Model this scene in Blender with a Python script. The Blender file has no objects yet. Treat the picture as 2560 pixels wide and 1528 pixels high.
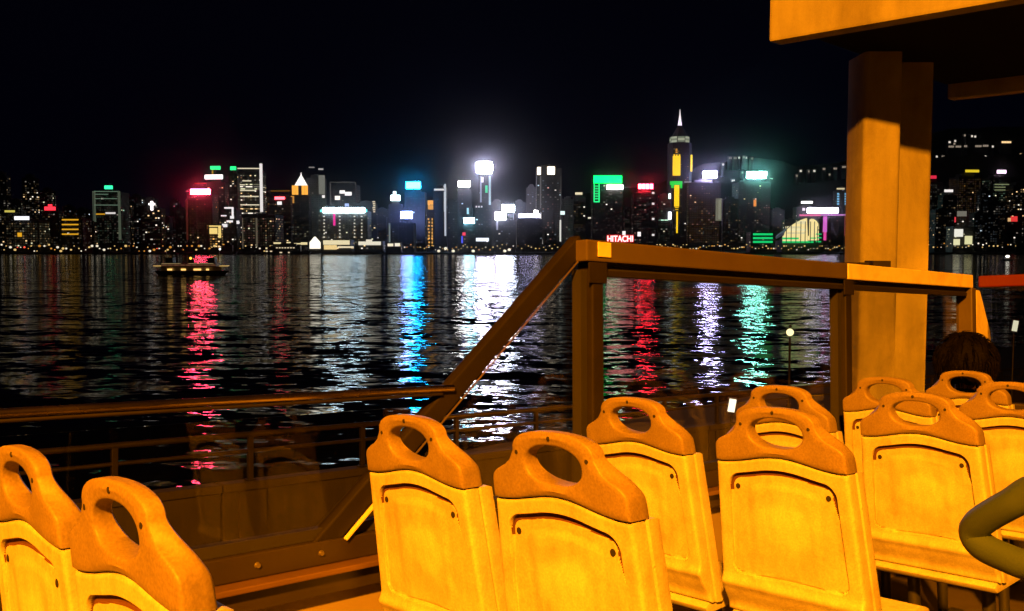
import bpy, bmesh, math, random
from mathutils import Matrix, Vector

random.seed(11)
SC = bpy.context.scene
COL = SC.collection
R = math.radians

# ------------------------------------------------------------------ camera, world, exposure
EYE = 7.6                      # metres above the water
FPX = 2300.0                   # focal length in photograph pixels (2560 wide)
ALPHA = math.atan((764 - 624) / FPX)   # the camera looks a little down
cam = bpy.data.cameras.new('camera')
cam.sensor_width = 36.0
cam.lens = 36.0 * FPX / 2560.0
cam.clip_start = 0.05
cam.clip_end = 20000
camo = bpy.data.objects.new('camera', cam)
COL.objects.link(camo)
camo.location = (0, 0, EYE)
camo.rotation_euler = (math.pi / 2 - ALPHA, 0, 0)
SC.camera = camo

world = bpy.data.worlds.new('World')
SC.world = world
world.use_nodes = True
wn = world.node_tree
bg = wn.nodes['Background']
sky = wn.nodes.new('ShaderNodeTexSky')
sky.sky_type = 'NISHITA'
sky.sun_disc = False
sky.sun_elevation = R(-5.0)
sky.sun_rotation = R(200)
night = wn.nodes.new('ShaderNodeMix')              # twilight long gone: the sky texture plus the faint navy of a lit-up city night
night.data_type = 'RGBA'
night.blend_type = 'ADD'
night.inputs[0].default_value = 1.0
night.inputs[7].default_value = (0.006, 0.007, 0.038, 1)
wn.links.new(sky.outputs[0], night.inputs[6])
wn.links.new(night.outputs[2], bg.inputs[0])
bg.inputs[1].default_value = 0.05

SC.view_settings.view_transform = 'Standard'
SC.view_settings.look = 'None'
SC.view_settings.exposure = 0.0
SC.view_settings.gamma = 1.0
SC.view_settings.use_curve_mapping = False
SC.render.engine = 'CYCLES'
SC.cycles.use_denoising = True
SC.cycles.max_bounces = 6
SC.cycles.transparent_max_bounces = 12
SC.cycles.sample_clamp_indirect = 10.0
SC.cycles.caustics_reflective = False
SC.cycles.caustics_refractive = False

# ------------------------------------------------------------------ bus frame (x forward, y left, z up; origin at the eye)
fwd = Vector((0.73842, 0.67200, -0.05605)).normalized()
left = Vector((-0.67433, 0.73562, -0.06428))
left = (left - fwd * left.dot(fwd)).normalized()
up = fwd.cross(left)
MBUS = Matrix(((fwd.x, left.x, up.x, 0), (fwd.y, left.y, up.y, 0), (fwd.z, left.z, up.z, EYE), (0, 0, 0, 1)))


def B(t, p, h):
    return MBUS @ Vector((t, p, h))


def at(px, py, Y):
    """pixel of the photograph at depth Y -> world point"""
    cx, cy = (px - 1280) / FPX, -(py - 764) / FPX
    d = Vector((cx, math.cos(ALPHA) + cy * math.sin(ALPHA), -math.sin(ALPHA) + cy * math.cos(ALPHA)))
    return Vector((d.x, d.y, d.z)) * (Y / d.y) + Vector((0, 0, EYE))


def on_p(px, py, p):
    """pixel of the photograph on the plane p metres to the left of the eye, in the bus frame"""
    o, d = MBUS.inverted() @ Vector((0, 0, EYE)), MBUS.inverted().to_3x3() @ (at(px, py, 1.0) - Vector((0, 0, EYE)))
    return d * (p / d.y)


# ------------------------------------------------------------------ mesh helpers
class MB:
    def __init__(s):
        s.v, s.f, s.m = [], [], []

    def add(s, vs, fs, m=0):
        o = len(s.v)
        s.v += [tuple(v) for v in vs]
        s.f += [tuple(i + o for i in f) for f in fs]
        s.m += [m] * len(fs)
        return s

    def box(s, x0, x1, y0, y1, z0, z1, m=0, M=None):
        vs = [Vector((x, y, z)) for x in (x0, x1) for y in (y0, y1) for z in (z0, z1)]
        if M is not None:
            vs = [M @ v for v in vs]
        return s.add(vs, [(0, 1, 3, 2), (4, 6, 7, 5), (0, 4, 5, 1), (2, 3, 7, 6), (0, 2, 6, 4), (1, 5, 7, 3)], m)

    def quad(s, a, b, c, d, m=0):
        return s.add([a, b, c, d], [(0, 1, 2, 3)], m)

    def tube(s, pts, r, n=10, m=0, closed=False, caps=True):
        pts = [Vector(p) for p in pts]
        N = len(pts)
        rr = r if isinstance(r, (list, tuple)) else [r] * N
        rings = []
        prev = None
        for i, p in enumerate(pts):
            if closed:
                t = (pts[(i + 1) % N] - pts[i - 1]).normalized()
            else:
                t = (pts[min(i + 1, N - 1)] - pts[max(i - 1, 0)]).normalized()
            if prev is None:
                a = Vector((0, 0, 1)) if abs(t.z) < 0.9 else Vector((1, 0, 0))
                u = t.cross(a).normalized()
            else:
                u = (prev - t * prev.dot(t)).normalized()
            prev = u
            w = t.cross(u)
            rings.append([p + (u * math.cos(2 * math.pi * k / n) + w * math.sin(2 * math.pi * k / n)) * rr[i] for k in range(n)])
        o = len(s.v)
        for rg in rings:
            s.v += [tuple(v) for v in rg]
        for i in range(N if closed else N - 1):
            a, b = i * n, ((i + 1) % N) * n
            for k in range(n):
                s.f.append((o + a + k, o + a + (k + 1) % n, o + b + (k + 1) % n, o + b + k))
                s.m.append(m)
        if caps and not closed:
            s.f.append(tuple(o + k for k in reversed(range(n))))
            s.f.append(tuple(o + (N - 1) * n + k for k in range(n)))
            s.m += [m, m]
        return s

    def prism(s, poly, d0, d1, axis='y', m=0):
        """extrude a 2D polygon: axis y -> poly in (x, z); axis x -> (y, z); axis z -> (x, y)"""
        def P(a, b, d):
            return {'y': (a, d, b), 'x': (d, a, b), 'z': (a, b, d)}[axis]
        n = len(poly)
        vs = [P(a, b, d0) for a, b in poly] + [P(a, b, d1) for a, b in poly]
        fs = [tuple(range(n)), tuple(range(2 * n - 1, n - 1, -1))]
        fs += [(i, n + i, n + (i + 1) % n, (i + 1) % n) for i in range(n)]
        return s.add(vs, fs, m)

    def sphere(s, c, r, nu=12, nv=8, m=0, sx=1, sy=1, sz=1):
        c = Vector(c)
        vs = [c + Vector((0, 0, r * sz))]
        for j in range(1, nv):
            a = math.pi * j / nv
            for i in range(nu):
                b = 2 * math.pi * i / nu
                vs.append(c + Vector((r * sx * math.sin(a) * math.cos(b), r * sy * math.sin(a) * math.sin(b), r * sz * math.cos(a))))
        vs.append(c - Vector((0, 0, r * sz)))
        fs = [(0, 1 + i, 1 + (i + 1) % nu) for i in range(nu)]
        for j in range(nv - 2):
            for i in range(nu):
                a, b = 1 + j * nu + i, 1 + j * nu + (i + 1) % nu
                fs.append((a, a + nu, b + nu, b))
        l = len(vs) - 1
        fs += [(l, 1 + (nv - 2) * nu + (i + 1) % nu, 1 + (nv - 2) * nu + i) for i in range(nu)]
        return s.add(vs, fs, m)

    def mesh(s, name, mats, smooth=None, bevel=0.0, fix=True):
        me = bpy.data.meshes.new(name)
        me.from_pydata(s.v, [], s.f)
        if not isinstance(mats, (list, tuple)):
            mats = [mats]
        for mt in mats:
            me.materials.append(mt)
        if len(mats) > 1:
            me.polygons.foreach_set('material_index', s.m)
        if fix or bevel:
            bm = bmesh.new()
            bm.from_mesh(me)
            if bevel:
                bmesh.ops.bevel(bm, geom=list(bm.edges), offset=bevel, segments=2, affect='EDGES', profile=0.6, clamp_overlap=True)
            bmesh.ops.recalc_face_normals(bm, faces=bm.faces)
            bm.to_mesh(me)
            bm.free()
        if smooth is not None:
            me.polygons.foreach_set('use_smooth', [True] * len(me.polygons))
            me.set_sharp_from_angle(angle=R(smooth))
        me.update()
        return me

    def build(s, name, mats, parent=None, smooth=None, bevel=0.0, fix=True, kind=None):
        return link(name, s.mesh(name, mats, smooth, bevel, fix), parent, kind)


def link(name, me, parent=None, kind=None, mtx=None):
    o = bpy.data.objects.new(name, me)
    COL.objects.link(o)
    if parent is not None:
        o.parent = parent
    if mtx is not None:
        o.matrix_local = mtx
    if kind:
        o['kind'] = kind
    return o


def tag(o, label, cat, group=None):
    o['label'] = label
    o['category'] = cat
    if group:
        o['group'] = group
    return o


def thing(name, label, cat, loc=(0, 0, 0), group=None, mtx=None):
    o = bpy.data.objects.new(name, None)
    COL.objects.link(o)
    if mtx is not None:
        o.matrix_world = mtx
    else:
        o.location = loc
    o.empty_display_size = 0.1
    return tag(o, label, cat, group)


# ------------------------------------------------------------------ materials
def nd(nt, typ, **kw):
    n = nt.nodes.new(typ)
    for k, v in kw.items():
        setattr(n, k, v)
    return n


def mat(name, col, rough=0.6, metal=0.0, var=0.25, scale=8.0, bump=0.0, bscale=60.0, dirt=None, spec=0.5, dscale=3.0, damt=0.5, speck=0.0, bulge_light=False):
    m = bpy.data.materials.new(name)
    m.use_nodes = True
    nt = m.node_tree
    b = nt.nodes['Principled BSDF']
    tc0 = nd(nt, 'ShaderNodeTexCoord')
    oi = nd(nt, 'ShaderNodeObjectInfo')          # every copy gets its own patch of the pattern
    sc_ = nd(nt, 'ShaderNodeMath', operation='MULTIPLY')
    sc_.inputs[1].default_value = 37.0
    nt.links.new(oi.outputs['Random'], sc_.inputs[0])
    tc = nd(nt, 'ShaderNodeVectorMath', operation='ADD')
    nt.links.new(tc0.outputs['Object'], tc.inputs[0])
    nt.links.new(sc_.outputs[0], tc.inputs[1])
    no = nd(nt, 'ShaderNodeTexNoise')
    no.inputs['Scale'].default_value = scale
    no.inputs['Detail'].default_value = 6
    nt.links.new(tc.outputs[0], no.inputs['Vector'])
    mx = nd(nt, 'ShaderNodeMix', data_type='RGBA')
    mx.inputs[6].default_value = (*[c * (1 - var) for c in col], 1)
    mx.inputs[7].default_value = (*[min(1, c * (1 + var)) for c in col], 1)
    nt.links.new(no.outputs[0], mx.inputs[0])
    out = mx.outputs[2]
    if dirt:
        n2 = nd(nt, 'ShaderNodeTexNoise')
        n2.inputs['Scale'].default_value = dscale
        n2.inputs['Detail'].default_value = 8
        n2.inputs['Roughness'].default_value = 0.65
        n2.inputs['Distortion'].default_value = 0.6
        nt.links.new(tc.outputs[0], n2.inputs['Vector'])
        rp = nd(nt, 'ShaderNodeMapRange')
        rp.inputs[1].default_value = 0.45
        rp.inputs[2].default_value = 0.75
        rp.inputs[3].default_value = 0.0
        rp.inputs[4].default_value = damt
        nt.links.new(n2.outputs[0], rp.inputs[0])
        m2 = nd(nt, 'ShaderNodeMix', data_type='RGBA')
        m2.inputs[7].default_value = (*dirt, 1)
        nt.links.new(rp.outputs[0], m2.inputs[0])
        nt.links.new(out, m2.inputs[6])
        out = m2.outputs[2]
    if bulge_light:                                     # pale oval painting in the light caught by the panel's bulge
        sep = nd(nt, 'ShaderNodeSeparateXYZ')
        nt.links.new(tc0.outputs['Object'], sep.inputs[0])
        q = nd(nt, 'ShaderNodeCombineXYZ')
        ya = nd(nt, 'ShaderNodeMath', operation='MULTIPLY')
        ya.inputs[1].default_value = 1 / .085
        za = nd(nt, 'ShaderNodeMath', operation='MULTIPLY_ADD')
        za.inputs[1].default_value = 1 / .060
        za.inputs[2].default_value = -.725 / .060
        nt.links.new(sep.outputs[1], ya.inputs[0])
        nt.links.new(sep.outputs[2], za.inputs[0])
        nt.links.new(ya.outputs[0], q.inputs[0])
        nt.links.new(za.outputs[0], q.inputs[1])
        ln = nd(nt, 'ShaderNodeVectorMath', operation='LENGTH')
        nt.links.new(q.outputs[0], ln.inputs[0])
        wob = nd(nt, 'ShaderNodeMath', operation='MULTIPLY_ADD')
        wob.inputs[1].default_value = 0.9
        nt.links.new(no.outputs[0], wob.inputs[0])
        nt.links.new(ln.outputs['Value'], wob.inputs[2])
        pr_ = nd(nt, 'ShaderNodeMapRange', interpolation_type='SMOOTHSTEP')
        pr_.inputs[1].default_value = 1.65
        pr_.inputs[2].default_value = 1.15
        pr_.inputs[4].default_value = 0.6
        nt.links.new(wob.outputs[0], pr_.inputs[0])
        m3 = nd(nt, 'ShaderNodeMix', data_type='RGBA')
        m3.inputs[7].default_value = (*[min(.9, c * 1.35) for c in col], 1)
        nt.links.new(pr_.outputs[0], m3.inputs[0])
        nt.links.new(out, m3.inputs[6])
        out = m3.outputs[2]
    if speck:
        n4 = nd(nt, 'ShaderNodeTexNoise')
        n4.inputs['Scale'].default_value = 190.0
        n4.inputs['Detail'].default_value = 3
        nt.links.new(tc.outputs[0], n4.inputs['Vector'])
        r4 = nd(nt, 'ShaderNodeMapRange')
        r4.inputs[1].default_value = 0.3
        r4.inputs[2].default_value = 0.7
        r4.inputs[3].default_value = 1.0 - speck
        r4.inputs[4].default_value = 1.0 + speck
        nt.links.new(n4.outputs[0], r4.inputs[0])
        m4 = nd(nt, 'ShaderNodeMix', data_type='RGBA', blend_type='MULTIPLY')
        m4.inputs[0].default_value = 1.0
        nt.links.new(out, m4.inputs[6])
        nt.links.new(r4.outputs[0], m4.inputs[7])
        out = m4.outputs[2]
    nt.links.new(out, b.inputs['Base Color'])
    rr = nd(nt, 'ShaderNodeMapRange')
    rr.inputs[3].default_value = max(0.02, rough - 0.1)
    rr.inputs[4].default_value = min(1, rough + 0.1)
    nt.links.new(no.outputs[0], rr.inputs[0])
    nt.links.new(rr.outputs[0], b.inputs['Roughness'])
    b.inputs['Metallic'].default_value = metal
    b.inputs['Specular IOR Level'].default_value = spec
    if bump:
        n3 = nd(nt, 'ShaderNodeTexNoise')
        n3.inputs['Scale'].default_value = bscale
        n3.inputs['Detail'].default_value = 4
        nt.links.new(tc.outputs[0], n3.inputs['Vector'])
        bp = nd(nt, 'ShaderNodeBump')
        bp.inputs['Strength'].default_value = bump
        bp.inputs['Distance'].default_value = 0.01
        nt.links.new(n3.outputs[0], bp.inputs['Height'])
        nt.links.new(bp.outputs[0], b.inputs['Normal'])
    return m


def emat(name, col, strength, sampled=True):
    m = bpy.data.materials.new(name)
    m.use_nodes = True
    nt = m.node_tree
    b = nt.nodes['Principled BSDF']
    b.inputs['Base Color'].default_value = (0.02, 0.02, 0.02, 1)
    b.inputs['Emission Color'].default_value = (*col, 1)
    b.inputs['Emission Strength'].default_value = strength
    m.cycles.emission_sampling = 'FRONT' if sampled else 'NONE'
    return m


def glass_mat(name, tint, refl_rough=0.02, boost=1.0):
    """thin sheet glass: see-through, with the mirror reflection of a pane"""
    m = bpy.data.materials.new(name)
    m.use_nodes = True
    nt = m.node_tree
    nt.nodes.remove(nt.nodes['Principled BSDF'])
    out = nt.nodes['Material Output']
    tr = nd(nt, 'ShaderNodeBsdfTransparent')
    tr.inputs[0].default_value = (*tint, 1)
    gl = nd(nt, 'ShaderNodeBsdfGlossy')
    gl.inputs['Roughness'].default_value = refl_rough
    gl.inputs['Color'].default_value = (boost, boost, boost, 1)
    ge = nd(nt, 'ShaderNodeNewGeometry')
    dt = nd(nt, 'ShaderNodeVectorMath', operation='DOT_PRODUCT')
    nt.links.new(ge.outputs['Incoming'], dt.inputs[0])
    nt.links.new(ge.outputs['Normal'], dt.inputs[1])
    ab = nd(nt, 'ShaderNodeMath', operation='ABSOLUTE')
    nt.links.new(dt.outputs['Value'], ab.inputs[0])
    om = nd(nt, 'ShaderNodeMath', operation='SUBTRACT')
    om.inputs[0].default_value = 1.0
    nt.links.new(ab.outputs[0], om.inputs[1])
    pw5 = nd(nt, 'ShaderNodeMath', operation='POWER')
    pw5.inputs[1].default_value = 5.0
    nt.links.new(om.outputs[0], pw5.inputs[0])
    fr = nd(nt, 'ShaderNodeMapRange')
    fr.inputs[3].default_value = 0.012
    fr.inputs[4].default_value = 1.0
    nt.links.new(pw5.outputs[0], fr.inputs[0])
    mx = nd(nt, 'ShaderNodeMixShader')
    nt.links.new(fr.outputs[0], mx.inputs[0])
    nt.links.new(tr.outputs[0], mx.inputs[1])
    nt.links.new(gl.outputs[0], mx.inputs[2])
    nt.links.new(mx.outputs[0], out.inputs[0])
    return m


def water_mat():
    m = bpy.data.materials.new('harbour_water')
    m.use_nodes = True
    nt = m.node_tree
    nt.nodes.remove(nt.nodes['Principled BSDF'])
    df = nd(nt, 'ShaderNodeBsdfDiffuse')
    df.inputs[0].default_value = (0.003, 0.006, 0.010, 1)
    gl = nd(nt, 'ShaderNodeBsdfGlossy', distribution='BECKMANN')
    gl.inputs['Roughness'].default_value = 0.08
    fr = nd(nt, 'ShaderNodeFresnel')
    fr.inputs[0].default_value = 1.25
    ms = nd(nt, 'ShaderNodeMixShader')
    nt.links.new(fr.outputs[0], ms.inputs[0])
    nt.links.new(df.outputs[0], ms.inputs[1])
    nt.links.new(gl.outputs[0], ms.inputs[2])
    nt.links.new(ms.outputs[0], nt.nodes['Material Output'].inputs[0])
    geo = nd(nt, 'ShaderNodeNewGeometry')

    def wave(sx, sy, rot, amp_x, amp_y, detail):
        mp = nd(nt, 'ShaderNodeMapping')
        mp.inputs['Rotation'].default_value = (0, 0, R(rot))
        mp.inputs['Scale'].default_value = (1 / sx, 1 / sy, 1)
        nt.links.new(geo.outputs['Position'], mp.inputs[0])
        n = nd(nt, 'ShaderNodeTexNoise')
        n.inputs['Scale'].default_value = 1.0
        n.inputs['Detail'].default_value = detail
        n.inputs['Roughness'].default_value = 0.55
        nt.links.new(mp.outputs[0], n.inputs['Vector'])
        s = nd(nt, 'ShaderNodeVectorMath', operation='SUBTRACT')
        s.inputs[1].default_value = (0.5, 0.5, 0.5)
        nt.links.new(n.outputs['Color'], s.inputs[0])
        k = nd(nt, 'ShaderNodeVectorMath', operation='MULTIPLY')
        k.inputs[1].default_value = (amp_x, amp_y, 0)
        nt.links.new(s.outputs[0], k.inputs[0])
        return k.outputs[0]
    w = [wave(24, 10, -14, 0.08, 0.15, 1.0), wave(7.0, 3.4, 8, 0.15, 0.34, 1.0), wave(2.5, 1.2, -10, 0.19, 0.40, 1.0), wave(0.85, 0.42, 5, 0.18, 0.30, 1.0)]
    acc = w[0]
    for x in w[1:]:
        a = nd(nt, 'ShaderNodeVectorMath', operation='ADD')
        nt.links.new(acc, a.inputs[0])
        nt.links.new(x, a.inputs[1])
        acc = a.outputs[0]
    a = nd(nt, 'ShaderNodeVectorMath', operation='ADD')
    a.inputs[1].default_value = (0, 0, 1)
    nt.links.new(acc, a.inputs[0])
    nz = nd(nt, 'ShaderNodeVectorMath', operation='NORMALIZE')
    nt.links.new(a.outputs[0], nz.inputs[0])
    nt.links.new(nz.outputs[0], gl.inputs['Normal'])
    nt.links.new(nz.outputs[0], fr.inputs['Normal'])
    return m


def streaked(m, amount=0.38, sx=8.0, sz=0.45):
    """rain streaks running down a concrete face"""
    nt = m.node_tree
    b = nt.nodes['Principled BSDF']
    src = b.inputs['Base Color'].links[0].from_socket
    tc = nd(nt, 'ShaderNodeTexCoord')
    mp = nd(nt, 'ShaderNodeMapping')
    mp.inputs['Scale'].default_value = (sx, sx, sz)
    nt.links.new(tc.outputs['Object'], mp.inputs[0])
    n = nd(nt, 'ShaderNodeTexNoise')
    n.inputs['Scale'].default_value = 1.0
    n.inputs['Detail'].default_value = 7
    n.inputs['Roughness'].default_value = 0.6
    nt.links.new(mp.outputs[0], n.inputs['Vector'])
    r = nd(nt, 'ShaderNodeMapRange')
    r.inputs[1].default_value = 0.35
    r.inputs[2].default_value = 0.68
    r.inputs[3].default_value = 1.0
    r.inputs[4].default_value = 1.0 - amount
    nt.links.new(n.outputs[0], r.inputs[0])
    mx = nd(nt, 'ShaderNodeMix', data_type='RGBA', blend_type='MULTIPLY')
    mx.inputs[0].default_value = 1.0
    nt.links.new(src, mx.inputs[6])
    nt.links.new(r.outputs[0], mx.inputs[7])
    nt.links.new(mx.outputs[2], b.inputs['Base Color'])


M = {
    'shell': mat('seat_shell_plastic', (0.50, 0.475, 0.40), 0.48, var=0.08, scale=16, bump=0.05, bscale=400, dirt=(0.24, 0.19, 0.13), dscale=8, damt=0.6, speck=0.14, bulge_light=True),
    'cap': mat('seat_cap_plastic', (0.205, 0.155, 0.10), 0.52, var=0.10, scale=12, bump=0.04, bscale=500, dirt=(0.12, 0.085, 0.055), dscale=9, damt=0.5, speck=0.18, spec=0.4),
    'hole': mat('recessed_black', (0.012, 0.01, 0.009), 0.7),
    'slot': mat('slot_grime', (0.085, 0.03, 0.011), 0.9),
    'screw': mat('screw_steel', (0.05, 0.04, 0.035), 0.5, 0.3),
    'steel': mat('black_seat_leg', (0.03, 0.03, 0.03), 0.5, 0.4),
    'rail': mat('brushed_rail', (0.070, 0.055, 0.04), 0.45, 0.1, var=0.25, scale=5, dirt=(0.06, 0.04, 0.03), dscale=4, damt=0.6),
    'rail_bright': mat('pale_painted_rail', (0.62, 0.55, 0.38), 0.42, 0.0, var=0.15, scale=6, dirt=(0.34, 0.25, 0.13), dscale=6, damt=0.7),  # rail metal with lamplight put into its colour
    'frame': mat('dark_brown_frame', (0.009, 0.0072, 0.0057), 0.6, 0.15, var=0.25, scale=8, dirt=(0.02, 0.015, 0.01), spec=0.3),
    'gasket': mat('rubber_gasket', (0.008, 0.007, 0.006), 0.8),
    'sill': mat('bolted_sill', (0.022, 0.017, 0.012), 0.4, 0.1, var=0.25, scale=6, dirt=(0.03, 0.02, 0.015)),
    'lining': mat('side_lining', (0.22, 0.18, 0.14), 0.5, var=0.12, scale=5),
    'floor': mat('bus_floor', (0.06, 0.05, 0.045), 0.6, var=0.2, scale=20),
    'tube': mat('polished_tube', (0.34, 0.29, 0.24), 0.25, 1.0, var=0.2, scale=6),
    'red': mat('red_paint', (0.085, 0.0045, 0.004), 0.5, var=0.1),
    'guard': mat('olive_grab_rail', (0.040, 0.062, 0.048), 0.5, var=0.12, scale=9, bump=0.08, bscale=300),
    'dark': mat('dark_panel', (0.02, 0.015, 0.012), 0.5),
    'bolt': mat('bolt_head', (0.14, 0.12, 0.10), 0.35, 0.5),
    'concrete': mat('bridge_concrete', (0.42, 0.40, 0.36), 0.9, var=0.18, scale=2.6, speck=0.14, bump=0.4, bscale=14, dirt=(0.16, 0.13, 0.11), dscale=0.9, damt=0.6),
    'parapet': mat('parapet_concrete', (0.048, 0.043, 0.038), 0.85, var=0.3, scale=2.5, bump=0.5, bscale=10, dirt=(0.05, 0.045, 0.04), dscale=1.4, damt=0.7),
    'galv': mat('galvanised_steel', (0.06, 0.055, 0.05), 0.4, 0.7, var=0.2, scale=6),
    'asphalt': mat('asphalt', (0.03, 0.029, 0.028), 0.85, var=0.25, scale=9, bump=0.5, bscale=60),
    'paint': mat('road_paint', (0.6, 0.58, 0.52), 0.7, var=0.2, scale=8),
    'paving': mat('paving', (0.09, 0.085, 0.08), 0.85, var=0.2, scale=4),
    'soffit': mat('sooty_concrete', (0.010, 0.0095, 0.009), 0.95, spec=0.05, var=0.3, scale=1.5),  # deck concrete darkened so the underside looks in shade
    'land': mat('shore_ground', (0.04, 0.038, 0.034), 0.9, var=0.3, scale=0.05),
    'hill': mat('wooded_hill', (0.004, 0.005, 0.003), 0.95, var=0.5, scale=0.02),
    'tower': mat('tower_cladding', (0.035, 0.033, 0.031), 0.7, var=0.2, scale=0.05),
    'tower_b': mat('tower_glass_dark', (0.02, 0.023, 0.028), 0.45, var=0.2, scale=0.05),
    'tower_w': mat('tower_pale', (0.09, 0.085, 0.075), 0.7, var=0.2, scale=0.05),
    'sign_back': mat('sign_back', (0.03, 0.03, 0.03), 0.6),
    'hull': mat('ferry_hull', (0.02, 0.035, 0.03), 0.4),
    'ferry': mat('ferry_white', (0.45, 0.43, 0.38), 0.5),
    'pole': mat('lamp_pole', (0.05, 0.05, 0.05), 0.5, 0.3),
    'hair': mat('dark_hair', (0.0016, 0.0011, 0.0009), 0.7, spec=0.06, var=0.5, scale=30, bump=0.6, bscale=90),
    'skin': mat('skin', (0.42, 0.24, 0.16), 0.5, var=0.08),
    'cloth': mat('black_jacket', (0.006, 0.006, 0.007), 0.9, var=0.3, scale=30),
    'glass': glass_mat('side_glass', (0.86, 0.86, 0.84), 0.0),
    'screen': glass_mat('front_glass', (0.55, 0.56, 0.55), 0.0),
    'water': water_mat(),
}

streaked(M['concrete'], 0.2, 5.0, 0.6)
streaked(M['parapet'], 0.5, 3.0, 0.4)
streaked(M['shell'], 0.16, 40.0, 9.0)

SODIUM = (1.0, 0.275, 0.003)

# ------------------------------------------------------------------ big setting: water, far shore, hills
w = MB()
w.quad((-4000, -300, 0), (5000, -300, 0), (5000, 6000, 0), (-4000, 6000, 0))
w.build('water', M['water'], kind='structure')

SHORE = 1450.0
LAND_Z = 3.2
w = MB()
sh = [(-3800, 1500), (-1100, 1470), (-700, 1452), (-330, 1450), (-300, 1438), (-60, 1440), (-40, 1452), (330, 1450), (520, 1462), (560, 1440), (900, 1445), (930, 1500), (3000, 1420)]
poly = sh + [(4600, 5900), (-3800, 5900)]
w.prism(poly, -4, LAND_Z, 'z')
w.build('far_shore', M['land'], kind='structure')

# hills behind the city: a ridge rising to the right
RIDGE = [(-900, 575), (-200, 560), (300, 552), (800, 540), (1250, 520), (1600, 470), (1800, 405), (1900, 396), (2000, 415), (2120, 405), (2250, 350), (2380, 322), (2520, 318), (2700, 300), (3200, 330), (3900, 420)]


def ridge_y(px):
    for (a, b), (c, d) in zip(RIDGE, RIDGE[1:]):
        if a <= px <= c:
            k = (px - a) / (c - a)
            k = k * k * (3 - 2 * k)
            return b + (d - b) * k
    return 560


rh = random.Random(5)
w = MB()
NX, NY = 150, 26
for j in range(NY + 1):
    Yd = 2150 + j * 50
    for i in range(NX + 1):
        px = -900 + i * (4800 / NX)
        crest = at(px, ridge_y(px), 2850).z
        k = max(0.0, 1 - abs(Yd - 2850) / 720.0)
        k = k * k * (3 - 2 * k)
        z = max(0.5, crest * k + rh.uniform(-9, 9) * (1 if k < 0.97 else 0.4))
        x = (px - 1280) / FPX * Yd
        w.v.append((x, Yd, z))
for j in range(NY):
    for i in range(NX):
        a = j * (NX + 1) + i
        w.f.append((a, a + 1, a + NX + 2, a + NX + 1))
        w.m.append(0)
w.build('hills', M['hill'], kind='structure', smooth=80)

# ------------------------------------------------------------------ city: emissive materials
WCOL = {'warm': (1.0, 0.66, 0.30), 'white': (1.0, 0.90, 0.74), 'cool': (0.72, 0.88, 1.0), 'amber': (1.0, 0.48, 0.10),
        'green': (0.45, 0.8, 0.55), 'rose': (1.0, 0.50, 0.38), 'olive': (0.75, 0.72, 0.45)}
WLEV = [1.3, 0.19, 0.030, 0.010]
WIN = {}


def wmat(c, l):
    k = (c, l)
    if k not in WIN:
        WIN[k] = emat('window_%s_%s' % (c, ['bright', 'mid', 'dim', 'faint'][l]), WCOL[c], WLEV[l], False)
    return WIN[k]


SIGN = {}


def smat(rgb, s):
    k = (rgb, s)
    if k not in SIGN:
        SIGN[k] = emat('lit_sign', rgb, s, True)
    return SIGN[k]


WHITE, CYAN, BLUE, RED, GREEN, TEAL, VIOLET, AMBER, YELLOW, PINK, WARMW = (
    (1, 0.93, 0.9), (0.05, 0.62, 1.0), (0.42, 0.52, 1.0), (1.0, 0.035, 0.075), (0.03, 0.9, 0.30), (0.42, 1.0, 0.86),
    (0.72, 0.66, 1.0), (1.0, 0.48, 0.02), (1.0, 0.85, 0.15), (1.0, 0.18, 0.72), (1.0, 0.85, 0.62))


def lit_windows(t, W, D, H, z0, style, rnd, faces=('f', 'l', 'r')):
    """lit windows of a box tower of width W, depth D between heights z0 and H, as real panes just proud of the wall"""
    cols, pb, pm, pd = style.get('cols', ('warm', 'white')), style.get('pb', 0.02), style.get('pm', 0.08), style.get('pd', 0.30)
    bay, fl, ww, wh = style.get('bay', 4.2), style.get('fl', 4.0), style.get('ww', 2.7), style.get('wh', 1.9)
    lines = style.get('lines', 0.0)
    mats, idx = [], {}
    mb = MB()

    def mi(c, l):
        k = (c, l)
        if k not in idx:
            idx[k] = len(mats)
            mats.append(wmat(c, l))
        return idx[k]
    for fc in faces:
        L = W if fc == 'f' else D
        n = max(1, int(L / bay))
        nf = max(1, int((H - z0) / fl))
        off = (L - n * bay) / 2
        colp = [rnd.random() for _ in range(n)]
        for r_ in range(nf):
            zz = z0 + r_ * fl + (fl - wh) * 0.6
            rowline = rnd.random() < lines
            rc = rnd.choice(cols)
            for c in range(n):
                q = rnd.random() * (0.6 + 0.8 * colp[c])
                col = rc if rowline else rnd.choice(cols)
                if rowline:
                    lv = 0 if q < 0.35 else 1
                elif q < pb:
                    lv = 0
                elif q < pb + pm:
                    lv = 1
                elif q < pb + pm + pd:
                    lv = 2  # dim panes also stand in for city glow on the facade
                else:
                    continue
                a = off + c * bay + (bay - ww) / 2
                b = a + (bay if rowline else ww)
                b = min(b, L - 0.2)
                if fc == 'f':
                    q4 = [(-W / 2 + a, -0.12, zz), (-W / 2 + b, -0.12, zz), (-W / 2 + b, -0.12, zz + wh), (-W / 2 + a, -0.12, zz + wh)]
                elif fc == 'l':
                    q4 = [(-W / 2 - 0.12, D - a, zz), (-W / 2 - 0.12, D - b, zz), (-W / 2 - 0.12, D - b, zz + wh), (-W / 2 - 0.12, D - a, zz + wh)]
                else:
                    q4 = [(W / 2 + 0.12, a, zz), (W / 2 + 0.12, b, zz), (W / 2 + 0.12, b, zz + wh), (W / 2 + 0.12, a, zz + wh)]
                mb.quad(*q4, m=mi(col, lv))
    if mb.f:
        if t is not None:
            mb.build('lit_windows', mats, t, fix=False, kind='stuff')
    return mb


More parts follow.
